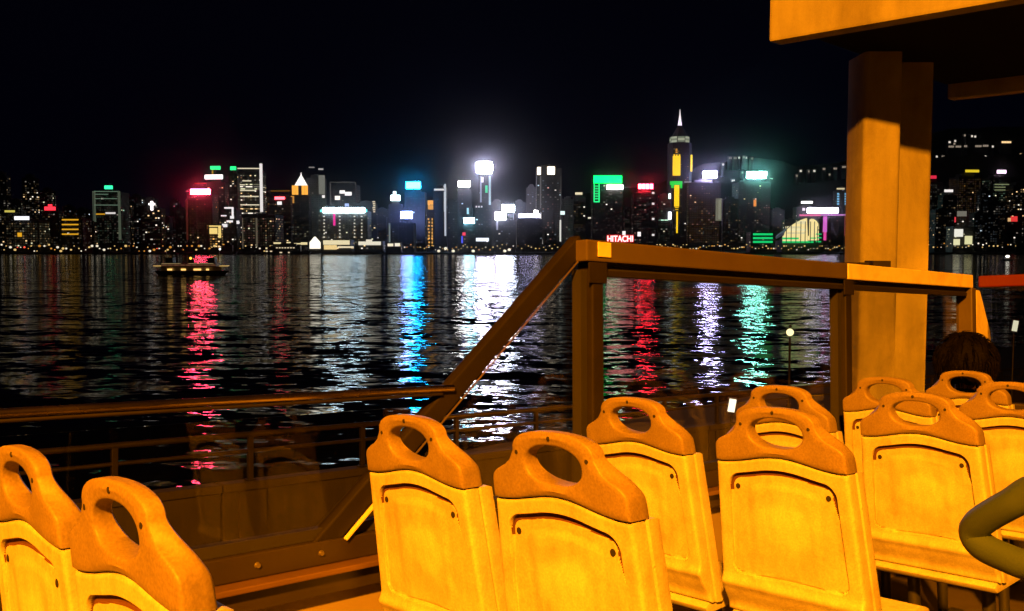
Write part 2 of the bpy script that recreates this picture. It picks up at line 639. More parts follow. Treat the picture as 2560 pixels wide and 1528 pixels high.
def tower(name, x0, x1, ytop, Y, label, style=None, body='tower', group=None, cat='tower', seed=0, yaw=None, steps=None, roof='plant', dscale=0.8):
    """a high-rise standing on the far shore; pixels give its silhouette at its distance Y"""
    style = style or {}
    rnd = random.Random(seed or int(x0 * 7 + x1 * 13 + ytop))
    pl, pr = at(x0, ytop, Y), at(x1, ytop, Y)
    W = pr.x - pl.x
    H = pl.z - LAND_Z
    t = thing(name, label, cat, ((pl.x + pr.x) / 2, Y, LAND_Z), group)
    yaw = yaw if yaw is not None else rnd.uniform(-0.12, 0.12)
    t.rotation_euler.z = yaw
    W = W / (abs(math.cos(yaw)) + 0.5 * abs(math.sin(yaw)))
    D = min(45, max(14, W * dscale))
    bm = MB()
    podium = min(14, H * 0.12)
    if roof == 'plant':
        hr = min(H * 0.05, 7)
        bm.box(-W / 2, W / 2, 0, D, 0, H - hr)
        rp = MB().box(-W * 0.30, W * 0.26, D * 0.2, D * 0.8, H - hr, H)
        rp.box(-W * 0.12, W * 0.1, D * 0.25, D * 0.6, H, H + 1.5)
        # parapet upstands
        rp.box(-W / 2, W / 2, 0, 0.5, H - hr, H - hr + 1.2).box(-W / 2, -W / 2 + 0.5, 0.5, D, H - hr, H - hr + 1.2).box(W / 2 - 0.5, W / 2, 0.5, D, H - hr, H - hr + 1.2)
        rp.build('roof', M[body], t)
        top = H - hr
    else:
        bm.box(-W / 2, W / 2, 0, D, 0, H)
        top = H
    # piers standing a little proud of the curtain wall give the facade edges
    npier = max(2, int(W / 12))
    for i in range(npier + 1):
        xx = -W / 2 + W * i / npier
        bm.box(xx - 0.45, xx + 0.45, -0.5, 0, podium, top)
    bm.build('wall', M[body], t)
    MB().box(-W * 0.56, W * 0.56, -2.5, D * 0.5, 0, podium).build('podium', M[body], t)
    lit_windows(t, W, D, top - 2, podium + 2, style, rnd)
    t['_w'], t['_d'], t['_h'], t['_y'] = W, D, H, Y
    return t


def loc(t, px, py, dy):
    """photo pixel -> local coordinates of thing t on the plane dy metres in front of its front face centre"""
    Y = t['_y'] - dy
    p = at(px, py, Y)
    return Matrix.Rotation(-t.rotation_euler.z, 4, 'Z') @ (p - Vector(t.location))


def sign(t, x0, y0, x1, y1, rgb, s, name='roof_sign', dy=2.0, depth=1.2, label=None, frame=True, bev=1.2):
    a, b = loc(t, x0, y1, dy), loc(t, x1, y0, dy)
    yy = (a.y + b.y) / 2
    mb = MB().box(a.x, b.x, yy, yy + depth, a.z, b.z)
    o = mb.build(name, smat(rgb, s * (5.0 if s >= 12 else 2.0 if s >= 5 else 1)), t, bevel=bev)
    if label:
        o['label'] = label
    if frame:
        fr = MB()
        fr.box(a.x - 0.5, b.x + 0.5, yy + depth, yy + depth + 0.8, a.z - 0.6, b.z + 0.6)
        for k in (0.15, 0.5, 0.85):
            xx = a.x + (b.x - a.x) * k
            fr.box(xx - 0.3, xx + 0.3, yy + depth + 0.8, yy + depth + 2.0, a.z - 8, b.z)
        fr.build('sign_frame', M['sign_back'], t)
    return o


def strip(t, x0, y0, x1, y1, rgb, s, name='light_strip', dy=1.2, depth=0.8):
    if s > 0.7:                         # small fittings: bright to the eye, little flux
        s = 0.7 + (min(s, 4.0) - 0.7) * 0.15
    return sign(t, x0, y0, x1, y1, rgb, s, name, dy, depth, frame=False, bev=0.0)


DIM = dict(pb=0.006, pm=0.03, pd=0.26)
SPARSE = dict(pb=0.018, pm=0.05, pd=0.22)
BUSY = dict(pb=0.045, pm=0.12, pd=0.36)
G_FILL = 'dark high-rises of the far waterfront'


def S(base, **kw):
    d = dict(base)
    d.update(kw)
    return d


exec_towers = []
# ---- named towers, left to right
t = tower('apartment_tower', -14, 14, 430, 1640, 'tall dark tower cut by the left edge of the skyline', SPARSE)
t = tower('apartment_tower', 54, 84, 436, 1720, 'slim dark tower with one column of lit windows, above the low white sign', S(DIM, pb=0.05, pm=0.1))
t = tower('office_block', 12, 96, 548, 1520, 'low grey block under a white sign near the left end of the skyline', S(DIM, pd=0.7, pm=0.2, cols=('olive', 'warm')), body='tower_w')
sign(t, 36, 541, 72, 550, (0.95, 0.95, 1), 1.4)
strip(t, 12, 526, 36, 531, YELLOW, 0.6, 'light_strip', dy=-6)
strip(t, 44, 582, 54, 592, AMBER, 1.4, 'lit_entrance')
t = tower('office_block', 104, 146, 524, 1600, 'low dark block with a small red rooftop sign', DIM)
sign(t, 111, 517, 138, 526, (1, 0.03, 0.05), 2.0, dy=1)
sign(t, 120, 511, 130, 516.5, (1, 0.03, 0.05), 2.0, dy=1, frame=False, name='sign_peak')
t = tower('office_block', 150, 207, 542, 1530, 'low block striped with four amber light bands', DIM)
for yy in (548, 560, 572, 584):
    strip(t, 154, yy, 196, yy + 3.2, AMBER, 1.2, 'light_band')
t = tower('office_tower', 233, 302, 474, 1620, 'broad grey tower with a green rooftop sign and pale outlined upper floors', S(DIM, pd=0.5, cols=('green', 'olive', 'white'), lines=0.05), body='tower_w')
sign(t, 261, 464, 281, 473, (0.03, 0.85, 0.33), 2.0, dy=1)
for yy, a, b in ((478, 236, 298), (485, 238, 270), (496, 238, 292), (512, 236, 296)):
    strip(t, a, yy, b, yy + 1.6, (0.5, 0.8, 0.55), 0.22, 'light_band')
strip(t, 234, 478, 238, 600, (0.6, 0.75, 0.5), 0.10, 'lit_edge')
strip(t, 297, 478, 300, 600, (0.6, 0.75, 0.5), 0.10, 'lit_edge')
strip(t, 264, 531, 288, 535, WHITE, 1.2, 'light_band')
strip(t, 240, 534, 262, 537, AMBER, 0.6, 'light_band')
t = tower('church_block', 352, 402, 516, 1560, 'dark block topped by a white lit cross', S(SPARSE, pb=0.05), cat='church')
c = MB()
a, b = loc(t, 376.5, 526, 1), loc(t, 382, 503, 1)
c.box(a.x, b.x, a.y, a.y + 1.2, a.z, b.z)
a2, b2 = loc(t, 371.5, 513, 1), loc(t, 387, 508, 1)
c.box(a2.x, b2.x, a.y - 0.05, a.y + 1.15, a2.z, b2.z)
c.build('cross', smat(WHITE, 2.5), t)
t = tower('office_tower', 468, 530, 478, 1560, 'broad reddish tower carrying the large glowing red rooftop sign', S(DIM, cols=('rose', 'amber', 'warm'), pd=0.55, pm=0.10))
sign(t, 476, 473, 525, 486, (1.0, 0.045, 0.105), 26, label='large red neon sign with a white hot core')
strip(t, 486, 457, 516, 460, (1.0, 0.1, 0.1), 0.22, 'roof_light')
strip(t, 466, 500, 468.5, 600, (1.0, 0.2, 0.12), 0.05, 'lit_edge')
t = tower('office_tower', 514, 562, 448, 1650, 'tall tower with a long white sign and a green light above it', S(SPARSE, pb=0.06, pm=0.15, cols=('white', 'warm')))
sign(t, 511, 437, 557, 448, WHITE, 2.5)
sign(t, 525, 415, 551, 424, (0.02, 0.85, 0.22), 1.6, 'green_sign', dy=-2)
sign(t, 529, 425, 533, 436, AMBER, 0.4, 'mast_light', dy=-2, frame=False)
t = tower('office_tower', 592, 654, 420, 1680, 'wide tower with bright floor lines and a tall white light edge', S(BUSY, cols=('olive', 'white', 'warm'), pd=0.6, pm=0.25, lines=0.20), yaw=0.05)
strip(t, 650.5, 409, 655.5, 530, WHITE, 1.6, 'lit_edge')
for yy, a, b in ((420, 594, 648), (451, 606, 628), (461, 594, 612), (475, 596, 640), (490, 594, 646), (511, 594, 648)):
    strip(t, a, yy, b, yy + 2.6, (1, 0.88, 0.62), 1.0, 'light_band')
t = tower('slim_tower', 571, 593, 426, 1660, 'slim dark tower topped by a small square green sign', S(SPARSE, pb=0.05))
sign(t, 575, 416, 590, 425.5, (0.02, 0.85, 0.22), 1.6, dy=1)
t = tower('office_block', 545, 592, 518, 1530, 'low block with white zigzag lights in front of the green-topped slim tower', S(SPARSE, pb=0.05))
for q in ((560, 518, 584, 522), (579, 522, 584, 540), (575, 540, 585, 547), (566, 551, 582, 556), (555, 560, 568, 568), (582, 552, 598, 560), (552, 538, 566, 541)):
    strip(t, *q, (1, 0.95, 0.95), 2.0, 'zigzag_light')
t = tower('shop_block', 520, 553, 562, 1500, 'small yellow lit block beside the red-signed tower', S(BUSY, cols=('amber', 'warm'), pb=0.3, pm=0.5), cat='building')
for q in ((523, 564, 552, 567), (524, 570, 543, 585), (546, 567, 552, 595)):
    strip(t, *q, (1, 0.72, 0.22), 2.2, 'lit_front')
t = tower('apartment_block', 596, 690, 534, 1560, 'broad low block with warm lit vertical bays, below the white-edged tower', S(BUSY, cols=('warm', 'olive', 'rose'), pd=0.75, pm=0.14, pb=0.03))
for xx in (604, 640, 677):
    strip(t, xx, 545, xx + 3, 622, (0.9, 0.75, 0.5), 0.10, 'lit_edge')
t = tower('hotel_block', 672, 728, 487, 1640, 'dark block with a small red script sign and a white light below it', DIM)
sign(t, 686, 492, 712, 499, (1, 0.045, 0.06), 5, dy=1, frame=False)
strip(t, 693, 504, 704, 512, WHITE, 5, 'flood_light')
strip(t, 676, 476, 726, 479, AMBER, 0.10, 'roof_light', dy=-4)

# tower with the lit pyramid roof
t = tower('pyramid_tower', 729, 771, 489, 1650, 'tower with a white lit pyramid roof over orange lit floors', S(DIM, cols=('warm', 'olive')), roof='none', yaw=0.0)
a, b = loc(t, 736, 464, 0), loc(t, 764, 464, 0)
ap = loc(t, 749.5, 438, 0)
cx, hw = (a.x + b.x) / 2, (b.x - a.x) / 2
py = MB()
py.add([(cx - hw, 0, a.z), (cx + hw, 0, a.z), (cx + hw, 2 * hw, a.z), (cx - hw, 2 * hw, a.z), (cx - 1.2, hw - 1, ap.z), (cx + 1.2, hw - 1, ap.z), (cx + 1.2, hw + 1, ap.z), (cx - 1.2, hw + 1, ap.z)],
       [(0, 1, 5, 4), (1, 2, 6, 5), (2, 3, 7, 6), (3, 0, 4, 7), (4, 5, 6, 7), (0, 3, 2, 1)])
py.box(cx - hw * 0.35, cx + hw * 0.35, -1.5, 2, a.z, a.z + (ap.z - a.z) * 0.4)
py.build('pyramid_roof', smat((1, 0.94, 0.88), 1.25), t)
pt = loc(t, 749.5, 430, 0)
MB().tube([(cx, hw, ap.z), (cx, hw, pt.z)], [1.1, 0.3], 8).build('finial', smat(WHITE, 1.6), t)
z1, z2 = loc(t, 749, 487, 0).z, a.z
dr = MB()
for k in range(5):
    xx = cx - hw * 1.15 + k * hw * 2.3 / 4
    if k != 2:
        dr.box(xx - hw * 0.26, xx + hw * 0.26, -1.6, -0.6, z1, z2)
dr.build('lit_drum', smat((1.0, 0.42, 0.05), 1.15), t)
MB().box(cx - hw * 1.3, cx + hw * 1.3, -0.6, 2 * hw, z1, z2).build('drum_wall', M['tower_w'], t)
strip(t, 727, 490, 735, 508, (1, 0.45, 0.08), 0.5, 'lit_edge')
t = tower('office_tower', 766, 813, 437, 1740, 'grey tower with a pale lit right face behind the pyramid roof', S(DIM, cols=('olive', 'white'), pd=0.75, pm=0.06), body='tower_w')
strip(t, 797, 438, 812, 486, (0.9, 0.9, 0.75), 0.16, 'lit_bay')
strip(t, 796, 421, 808, 425, WHITE, 0.4, 'roof_light', dy=-3)
strip(t, 772, 417, 786, 420, WHITE, 0.2, 'roof_light', dy=-6)
t = tower('office_tower', 823, 890, 455, 1700, 'dark square tower with two white lights behind the long cyan-white roof band', S(DIM, cols=('rose', 'olive'), pd=0.45))
strip(t, 849, 476, 862, 484, WHITE, 4, 'flood_light')
strip(t, 862, 480, 879, 489, WHITE, 4, 'flood_light')
strip(t, 837, 490, 850, 500, (1, 0.9, 0.8), 4, 'flood_light')
strip(t, 862, 509, 872, 516, BLUE, 2.5, 'flood_light')
strip(t, 805, 488, 812, 495, WHITE, 2, 'flood_light')
for xx in (825, 888):
    strip(t, xx, 456, xx + 1.5, 510, (0.6, 0.5, 0.45), 0.12, 'lit_edge')
strip(t, 826, 455, 888, 456.5, (0.6, 0.5, 0.45), 0.12, 'lit_edge')
t = tower('hotel', 792, 918, 527, 1530, 'very broad pale hotel under a long cyan-white roof light band', S(BUSY, cols=('olive', 'white', 'warm', 'olive'), pd=0.9, pm=0.09, pb=0.028, bay=5), body='tower_w', cat='hotel', roof='none', yaw=0.0)
o = sign(t, 806, 519, 912, 532, (0.62, 0.86, 1.0), 11, 'roof_light_band', dy=3, depth=3, frame=False)
strip(t, 800, 524, 806, 530, (0.2, 1.0, 0.9), 3, 'roof_light_tip', dy=3)
strip(t, 912, 523, 918, 530, (0.2, 1.0, 0.9), 3, 'roof_light_tip', dy=3)
strip(t, 833, 534, 838, 564, (1.0, 0.03, 0.35), 1.4, 'neon_strip')
for xx in (808, 847, 884, 902):
    for k in range(7):
        strip(t, xx + (k % 2), 540 + k * 8.6, xx + 4, 542.6 + k * 8.6, (1, 0.9, 0.7), 1.5, 'window_light')
t = tower('office_tower', 888, 942, 503, 1650, 'dark block right of the long-banded hotel with warm corner lights', S(SPARSE, cols=('olive', 'warm')))
for k in range(6):
    strip(t, 931 + (k % 3), 503 + k * 5, 938, 506 + k * 5, (1, 0.8, 0.5), 0.8, 'corner_light')
t = tower('office_tower', 972, 1006, 506, 1660, 'dark tower with a small white peaked sign left of the blue-signed tower', S(DIM, cols=('cool', 'white')))
sign(t, 977, 488, 1000, 502, (0.75, 0.95, 1.0), 5, frame=False)
sign(t, 982, 478, 991, 487, (0.8, 0.95, 1.0), 1.6, 'sign_peak', frame=False)
t = tower('office_tower', 1012, 1062, 474, 1620, 'tall dark blue tower carrying the bright cyan rectangular sign', S(DIM, cols=('cool', 'white'), pd=0.25, pb=0.014), body='tower_b')
sign(t, 1015, 455, 1051, 471.5, (0.005, 0.42, 1.0), 26, label='bright cyan rectangular rooftop sign')
t = tower('office_block', 976, 1034, 556, 1540, 'low dark block under a round blue-white floodlit sign', S(DIM, cols=('cool', 'white')), body='tower_b')
sign(t, 1002, 529, 1030, 546, (0.30, 0.40, 1.0), 15, bev=4, frame=False)
strip(t, 972, 558, 975.5, 606, (0.7, 0.85, 0.8), 0.2, 'lit_edge')
t = tower('ornate_tower', 1067, 1085, 502, 1560, 'slim tower dotted with amber lights and an amber crown', S(BUSY, cols=('amber',), pb=0.35, pm=0.3, bay=5, fl=7), roof='none')
sign(t, 1069, 501, 1083, 512, (1, 0.45, 0.06), 0.9, 'lit_crown', dy=1, frame=False, bev=2)
strip(t, 1070, 513, 1083, 524, (1, 0.45, 0.06), 0.7, 'lit_crown')
for k in range(9):
    strip(t, 1069 + (k * 5) % 3, 546 + k * 8.3, 1073 + (k * 5) % 3, 550 + k * 8.3, (1, 0.5, 0.1), 1.5, 'amber_lamp')
    strip(t, 1079, 546 + k * 8.3, 1082, 551 + k * 8.3, (1, 0.5, 0.1), 1.3, 'amber_lamp')
t = tower('office_tower', 1084, 1116, 463, 1600, 'black tower with a white vertical edge light and short top bar', S(DIM, cols=('cool',), pd=0.1, pm=0.02), body='tower_b', yaw=0)
strip(t, 1085, 472, 1110, 476.5, WHITE, 1.1, 'top_bar')
strip(t, 1111, 460, 1115, 590, (0.85, 0.9, 1.0), 0.55, 'lit_edge')
strip(t, 1110, 480, 1115, 530, (0.9, 0.95, 1.0), 0.8, 'lit_edge')
t = tower('office_tower', 1144, 1179, 468, 1650, 'narrow dark tower topped by a plain white rectangular sign', S(DIM, cols=('cool', 'white')), body='tower_b')
sign(t, 1146, 453, 1175, 467, (1, 0.95, 0.9), 12)
strip(t, 1167, 520, 1172, 535, (0.5, 0.85, 1), 2.0, 'thin_light')
t = tower('office_block', 1150, 1192, 560, 1540, 'low dark block under a cyan-white sign', S(SPARSE, cols=('cool', 'white')), body='tower_b')
sign(t, 1160, 545, 1188, 558, (0.35, 0.82, 1.0), 13)
strip(t, 1153, 590, 1157.5, 608, (0.1, 0.12, 1.0), 1.2, 'neon_strip')
strip(t, 1156, 581, 1164, 589, (1, 0.06, 0.12), 1.6, 'neon_disc')
t = tower('office_tower', 1196, 1228, 436, 1600, 'tall tower with the huge round white rooftop light, brightest in the skyline', S(DIM, cols=('cool', 'white'), pd=0.25), body='tower_b', roof='none', yaw=0)
sign(t, 1190, 404, 1231, 433, (0.76, 0.72, 1.0), 40, 'roof_light_drum', depth=12, frame=False, bev=5, label='huge blazing white rooftop light')
strip(t, 1200, 440, 1204, 506, (0.7, 0.8, 1.0), 0.35, 'lit_edge')
strip(t, 1222, 440, 1227, 545, (0.6, 0.9, 1.0), 0.5, 'lit_edge')
strip(t, 1203, 443, 1208.5, 456, WHITE, 2.5, 'logo_light', dy=2)
strip(t, 1213, 464, 1219, 482, (0.03, 0.85, 0.3), 1.0, 'logo_light', dy=2)
t = tower('office_block', 1186, 1230, 508, 1530, 'dark block with three small dots and a low white sign before the brightest tower', S(SPARSE, cols=('cool', 'white'), pb=0.012), body='tower_b')
strip(t, 1190, 595, 1222, 603.5, (0.85, 0.9, 1.0), 7, 'low_sign')
for k in range(3):
    strip(t, 1189 + k * 6.5, 515, 1193 + k * 6.5, 519, WHITE, 1.3, 'dot_light')
t = tower('office_block', 1232, 1290, 548, 1550, 'dark block bearing two overlapping white floodlit signs', S(SPARSE, cols=('cool', 'white')), body='tower_b')
sign(t, 1238, 531, 1264, 549, (0.78, 0.72, 1.0), 20, bev=4, frame=False)
sign(t, 1256, 512, 1286, 530, (0.72, 0.78, 1.0), 20, bev=3, frame=False, dy=-4)
strip(t, 1241, 552, 1245, 575, (0.8, 0.8, 1.0), 0.4, 'lit_edge')
t = tower('office_block', 1292, 1356, 545, 1540, 'low dark block under a long violet-white bar sign', S(SPARSE, cols=('cool', 'white')), body='tower_b')
sign(t, 1297, 535, 1350, 544, (0.66, 0.60, 1.0), 8)
sign(t, 1334, 526, 1345, 534, WHITE, 5, 'small_sign', dy=-3, frame=False)
t = tower('office_tower', 1316, 1342, 462, 1720, 'grey narrow tower just left of the twin-lit tower', S(SPARSE, cols=('cool', 'white')))
t = tower('office_tower', 1342, 1405, 412, 1590, 'tall dark tower with two warm square lamps near its top', S(SPARSE, cols=('white', 'cool', 'rose'), pb=0.014, pm=0.09), yaw=0.03)
sign(t, 1343, 418, 1352, 437, (1, 0.82, 0.62), 4, 'top_lamp', dy=1, frame=False)
sign(t, 1368.5, 417, 1387, 436, (1, 0.84, 0.64), 4.5, 'top_lamp', dy=1, frame=False)
strip(t, 1350, 440, 1353, 520, (0.8, 0.75, 0.7), 0.18, 'lit_edge')
strip(t, 1401, 440, 1403, 560, (0.8, 0.75, 0.7), 0.07, 'lit_edge')
a, b, c_ = loc(t, 1348, 611, 3), loc(t, 1357, 611, 3), loc(t, 1352.5, 530, 3)
MB().add([(a.x, a.y, a.z), (b.x, a.y, a.z), (b.x, a.y + 3, a.z), (a.x, a.y + 3, a.z), (c_.x - .3, a.y + 1, c_.z), (c_.x + .3, a.y + 1, c_.z), (c_.x + .3, a.y + 2, c_.z), (c_.x - .3, a.y + 2, c_.z)],
         [(0, 1, 5, 4), (1, 2, 6, 5), (2, 3, 7, 6), (3, 0, 4, 7), (4, 5, 6, 7), (0, 3, 2, 1)]).build('uplit_fin', smat((1, 0.92, 0.85), 0.8), t)
strip(t, 1399, 550, 1403, 604, (0.95, 0.95, 0.85), 1.0, 'uplit_fin', dy=3)
strip(t, 1401, 528, 1412, 537, (0.8, 1.0, 0.95), 4, 'disc_light', dy=3)
t = tower('office_tower', 1406, 1434, 492, 1640, 'grey narrow tower right of the twin-lit tower with pale green tint', S(DIM, cols=('green', 'white'), pd=0.8, pm=0.05), body='tower_w')
t = tower('office_tower', 1434, 1464, 486, 1660, 'dark tower with a warm white top light, left of the green-framed building', S(DIM, cols=('warm', 'white')))
strip(t, 1438, 481, 1456, 487, (1, 0.85, 0.55), 1.5, 'top_light', dy=0)
strip(t, 1470, 543, 1487, 547, (1, 0.9, 0.7), 1.2, 'low_light', dy=10)
# green framed building
t = tower('office_tower', 1483, 1557, 440, 1600, 'dark tower framed by a green neon top and left leg, with a white sign', S(DIM, cols=('white', 'rose'), pd=0.2, pm=0.03), roof='none', yaw=0)
sign(t, 1484, 439, 1555, 458, (0.001, 1.0, 0.10), 4.5, 'neon_top', dy=1.5, frame=False)
sign(t, 1484, 458, 1487, 506, (0.02, 0.80, 0.22), 1.4, 'neon_leg', dy=1.5, frame=False)
sign(t, 1496, 458, 1499.5, 506, (0.02, 0.80, 0.22), 1.4, 'neon_leg', dy=1.5, frame=False)
sign(t, 1487, 503, 1496, 506, (0.02, 0.80, 0.22), 1.4, 'neon_leg', dy=1.5, frame=False)
for k in range(6):
    sign(t, 1487.5, 464 + k * 6.3, 1495.5, 467 + k * 6.3, (0.02, 0.80, 0.22), 1.0, 'neon_rung', dy=1.5, frame=False)
for i in range(3):
    for k in range(4):
        sign(t, 1503 + i * 4, 460 + k * 4.5, 1505 + i * 4, 462 + k * 4.5, (0.02, 0.8, 0.4), 0.35, 'neon_dot', dy=1.5, frame=False)
sign(t, 1517, 462.5, 1558, 473, WHITE, 8, 'white_sign', dy=3, frame=False)
t = tower('office_tower', 1584, 1642, 476, 1600, 'dark tower with a row of red neon characters on its roof', S(SPARSE, cols=('rose', 'white'), pb=0.012))
for k in range(4):
    xa = 1596 + k * 9.6
    sign(t, xa, 460, xa + 8, 472.5, (1.0, 0.022, 0.045), 15, 'neon_character', dy=1, frame=False, bev=0.8)
for yy in (480, 507, 545, 585):
    strip(t, 1630, yy, 1636, yy + 5, WHITE, 1.2, 'edge_light', dy=1)

# low red lettered sign, seen just above the bus rail
t = tower('sign_block', 1512, 1592, 606, 1480, 'low waterfront block under red illuminated lettering, just above the bus rail', S(DIM, pd=0.3), cat='building', yaw=0)
cu = bpy.data.curves.new('sign_lettering', 'FONT')
cu.body = 'HITACHI'
cu.size = 20
cu.extrude = 0.6
cu.offset = 0.45
cu.align_x = 'CENTER'
cu.materials.append(smat((1.0, 0.32, 0.32), 4.0))
fo = link('sign_lettering', cu, t)
a = loc(t, 1550.5, 604, 3)
fo.location = (a.x, a.y, a.z)
fo.rotation_euler = (math.pi / 2, 0, 0)
fo.scale = (0.72, 0.72, 1)
FO_FIT = (fo, loc(t, 1519, 604, 3).x, loc(t, 1583, 604, 3).x, loc(t, 1550, 588.5, 3).z - a.z)
a, b = loc(t, 1516, 607, 4), loc(t, 1586, 586, 4)
MB().box(a.x, b.x, a.y + 3, a.y + 4, a.z, b.z).build('sign_board', mat('red_sign_board', (0.35, 0.02, 0.02), 0.5), t)
strip(t, 1556, 578, 1564, 588, WHITE, 3, 'flood_light', dy=4)
strip(t, 1594, 580, 1602, 591, WHITE, 4, 'flood_light', dy=4)

t = tower('office_tower', 1645, 1677, 485, 1640, 'dark narrow tower with two white oval lights beside the spired tower', S(SPARSE, cols=('green', 'olive', 'white'), pd=0.5, lines=0.05))
sign(t, 1671.5, 484, 1677, 497, (0.75, 1, 0.95), 3, 'oval_light', dy=6, frame=False, bev=2)
sign(t, 1670.5, 530, 1678.5, 549, (0.85, 0.9, 1.0), 4, 'oval_light', dy=6, frame=False, bev=2)

# the tall spired tower
t = thing('spired_tower', 'tallest skyscraper with a needle spire and tall yellow light panels', 'skyscraper')
Yc = 1700
p0, p1 = at(1674, 357, Yc), at(1732, 357, Yc)
t.location = ((p0.x + p1.x) / 2, Yc, LAND_Z)
W = (p1.x - p0.x)
H = p0.z - LAND_Z
t['_y'], t['_w'] = Yc, W
bm = MB()
hx = W / 2
ch = hx * 0.30
plan = [(-hx + ch, 0), (hx - ch, 0), (hx, ch * 1.3), (hx, hx * 1.2), (hx - ch, hx * 1.7), (-hx + ch, hx * 1.7), (-hx, hx * 1.2), (-hx, ch * 1.3)]
bm.prism(plan, 0, H, 'z')
for k in range(9):
    xx = -hx + ch + (2 * hx - 2 * ch) * k / 8
    bm.box(xx - 0.4, xx + 0.4, -0.6, 0, 10, H)
bm.build('wall', M['tower_b'], t)
MB().box(-hx * 1.3, hx * 1.3, -4, hx, 0, 22).build('podium', M['tower'], t)
lit_windows(t, (2 * hx - 2 * ch), hx, H - 6, 26, S(DIM, pd=0.22, pm=0.05, pb=0.014, cols=('white', 'warm')), random.Random(3), ('f',))
# crown: tapering drum with pale lit glass
zc0, zc1, zc2 = loc(t, 1700, 357, 0).z, loc(t, 1700, 340, 0).z, loc(t, 1700, 326, 0).z
rc = W * 0.43
bm = MB()
N = 8
rings = []
for zz, rr in ((zc0, rc), (zc1, rc), (zc1, rc * 0.86), (zc2, rc * 0.52), (zc2 + 14, rc * 0.1)):
    rings.append([(rr * math.cos(2 * math.pi * (k + .5) / N), hx * 0.8 + rr * math.sin(2 * math.pi * (k + .5) / N), zz) for k in range(N)])
for a_, b_ in zip(rings, rings[1:]):
    o_ = len(bm.v)
    bm.v += a_ + b_
    for k in range(N):
        bm.f.append((o_ + k, o_ + (k + 1) % N, o_ + N + (k + 1) % N, o_ + N + k))
        bm.m.append(0)
bm.build('crown', M['tower_w'], t)
gl = MB()
for k in range(N):
    a_, b_ = rings[0][k], rings[0][(k + 1) % N]
    for q in range(3):
        zz = zc0 + 1.5 + q * (zc1 - zc0 - 2) / 3
        e = Vector((a_[0] * 1.02, hx * .8 + (a_[1] - hx * .8) * 1.02, zz))
        f_ = Vector((b_[0] * 1.02, hx * .8 + (b_[1] - hx * .8) * 1.02, zz))
        e2, f2 = e.lerp(f_, 0.06), e.lerp(f_, 0.94)
        gl.quad(e2, f2, f2 + Vector((0, 0, 3.4)), e2 + Vector((0, 0, 3.4)), m=(q + k) % 2)
gl.build('crown_glazing', [emat('crown_glow', (0.8, 0.85, 0.6), 0.42, False), emat('crown_glow_dim', (0.65, 0.75, 0.5), 0.22, False)], t, fix=False)
zs0, zs1, zs2, zs3 = (loc(t, 1704, y_, 0).z for y_ in (326, 311, 296, 270))
xs = loc(t, 1704, 300, 0).x
MB().tube([(xs, hx * .8, zs0), (xs, hx * .8, zs1)], [2.2, 1.6], 8).build('mast', M['tower'], t)
sp = MB()
for k in range(5):
    za = zs1 + (zs2 - zs1) * k / 5
    sp.tube([(xs, hx * .8, za), (xs, hx * .8, za + (zs2 - zs1) / 5 * 0.7)], [3.9 - 0.35 * k, 3.6 - 0.35 * k], 8)
sp.build('spire_light', smat((0.95, 0.80, 1.0), 1.6), t)
MB().tube([(xs, hx * .8, zs2), (xs, hx * .8, zs2 + (zs3 - zs2) * .5), (xs, hx * .8, zs3)], [2.4, 1.0, 0.3], 8).build('spire_tip', smat((1.0, 0.9, 0.92), 1.1), t)
for q in ((1681.5, 390, 1701.5, 439), (1685.5, 463, 1698.5, 516.5), (1690.5, 529, 1695, 583), (1726, 387, 1731.5, 429)):
    sign(t, *q, (1.0, 0.60, 0.012), 1.15, 'yellow_light_panel', dy=2.0, frame=False)
for xx in (1684, 1690, 1697):
    sign(t, xx, 386, xx + 4, 390, (1.0, 0.60, 0.012), 1.1, 'yellow_light_panel', dy=2.0, frame=False)
sign(t, 1687, 518, 1697, 520, (1.0, 0.6, 0.02), 0.9, 'yellow_light_panel', dy=2.0, frame=False)
sign(t, 1688, 523, 1696, 525, (1.0, 0.6, 0.02), 0.9, 'yellow_light_panel', dy=2.0, frame=False)
for yy in (372, 376, 380):
    sign(t, 1689, yy, 1694, yy + 2.4, (1.0, 0.45, 0.05), 0.8, 'orange_light', dy=2.0, frame=False)
sign(t, 1675, 453, 1706, 462.6, (0.01, 0.60, 0.05), 1.05, 'green_light_panel', dy=2.4, frame=False)
sign(t, 1678, 462.6, 1685, 470, (0.01, 0.60, 0.05), 1.05, 'green_light_panel', dy=2.4, frame=False)
sign(t, 1700, 462.6, 1706, 471, (0.01, 0.60, 0.05), 1.05, 'green_light_panel', dy=2.4, frame=False)

t = tower('office_tower', 1722, 1802, 449, 1680, 'broad tower of warm reddish windows under a violet-white sign', S(DIM, cols=('rose', 'amber', 'warm'), pd=0.72, pm=0.07, pb=0.006))
sign(t, 1758, 428, 1792, 445, (0.60, 0.52, 1.0), 30, bev=3, frame=False)
strip(t, 1789, 496, 1806, 552, (0.9, 0.9, 0.62), 0.16, 'pale_bay', dy=1)
strip(t, 1796, 500, 1802, 548, (0.95, 0.95, 0.7), 0.22, 'pale_bay', dy=1.6)
strip(t, 1711, 454, 1728, 456.5, WHITE, 0.3, 'ledge_light')
t = tower('office_tower', 1846, 1928, 448, 1720, 'broad dark tower under a teal-white rooftop sign', S(SPARSE, cols=('white', 'rose', 'warm'), pb=0.014, pm=0.06))
sign(t, 1867, 430, 1917, 446, (0.30, 1.0, 0.80), 26, bev=3)
strip(t, 1884, 500, 1891, 516, (1, 0.3, 0.05), 0.8, 'orange_light')
t = tower('office_block', 1808, 1846, 492, 1640, 'plain dark tower between the violet-signed and teal-signed towers', S(SPARSE, pb=0.012))
t = tower('office_block', 1992, 2044, 513, 1700, 'dark block with a short white sign behind the domed hall', S(SPARSE, pb=0.05))
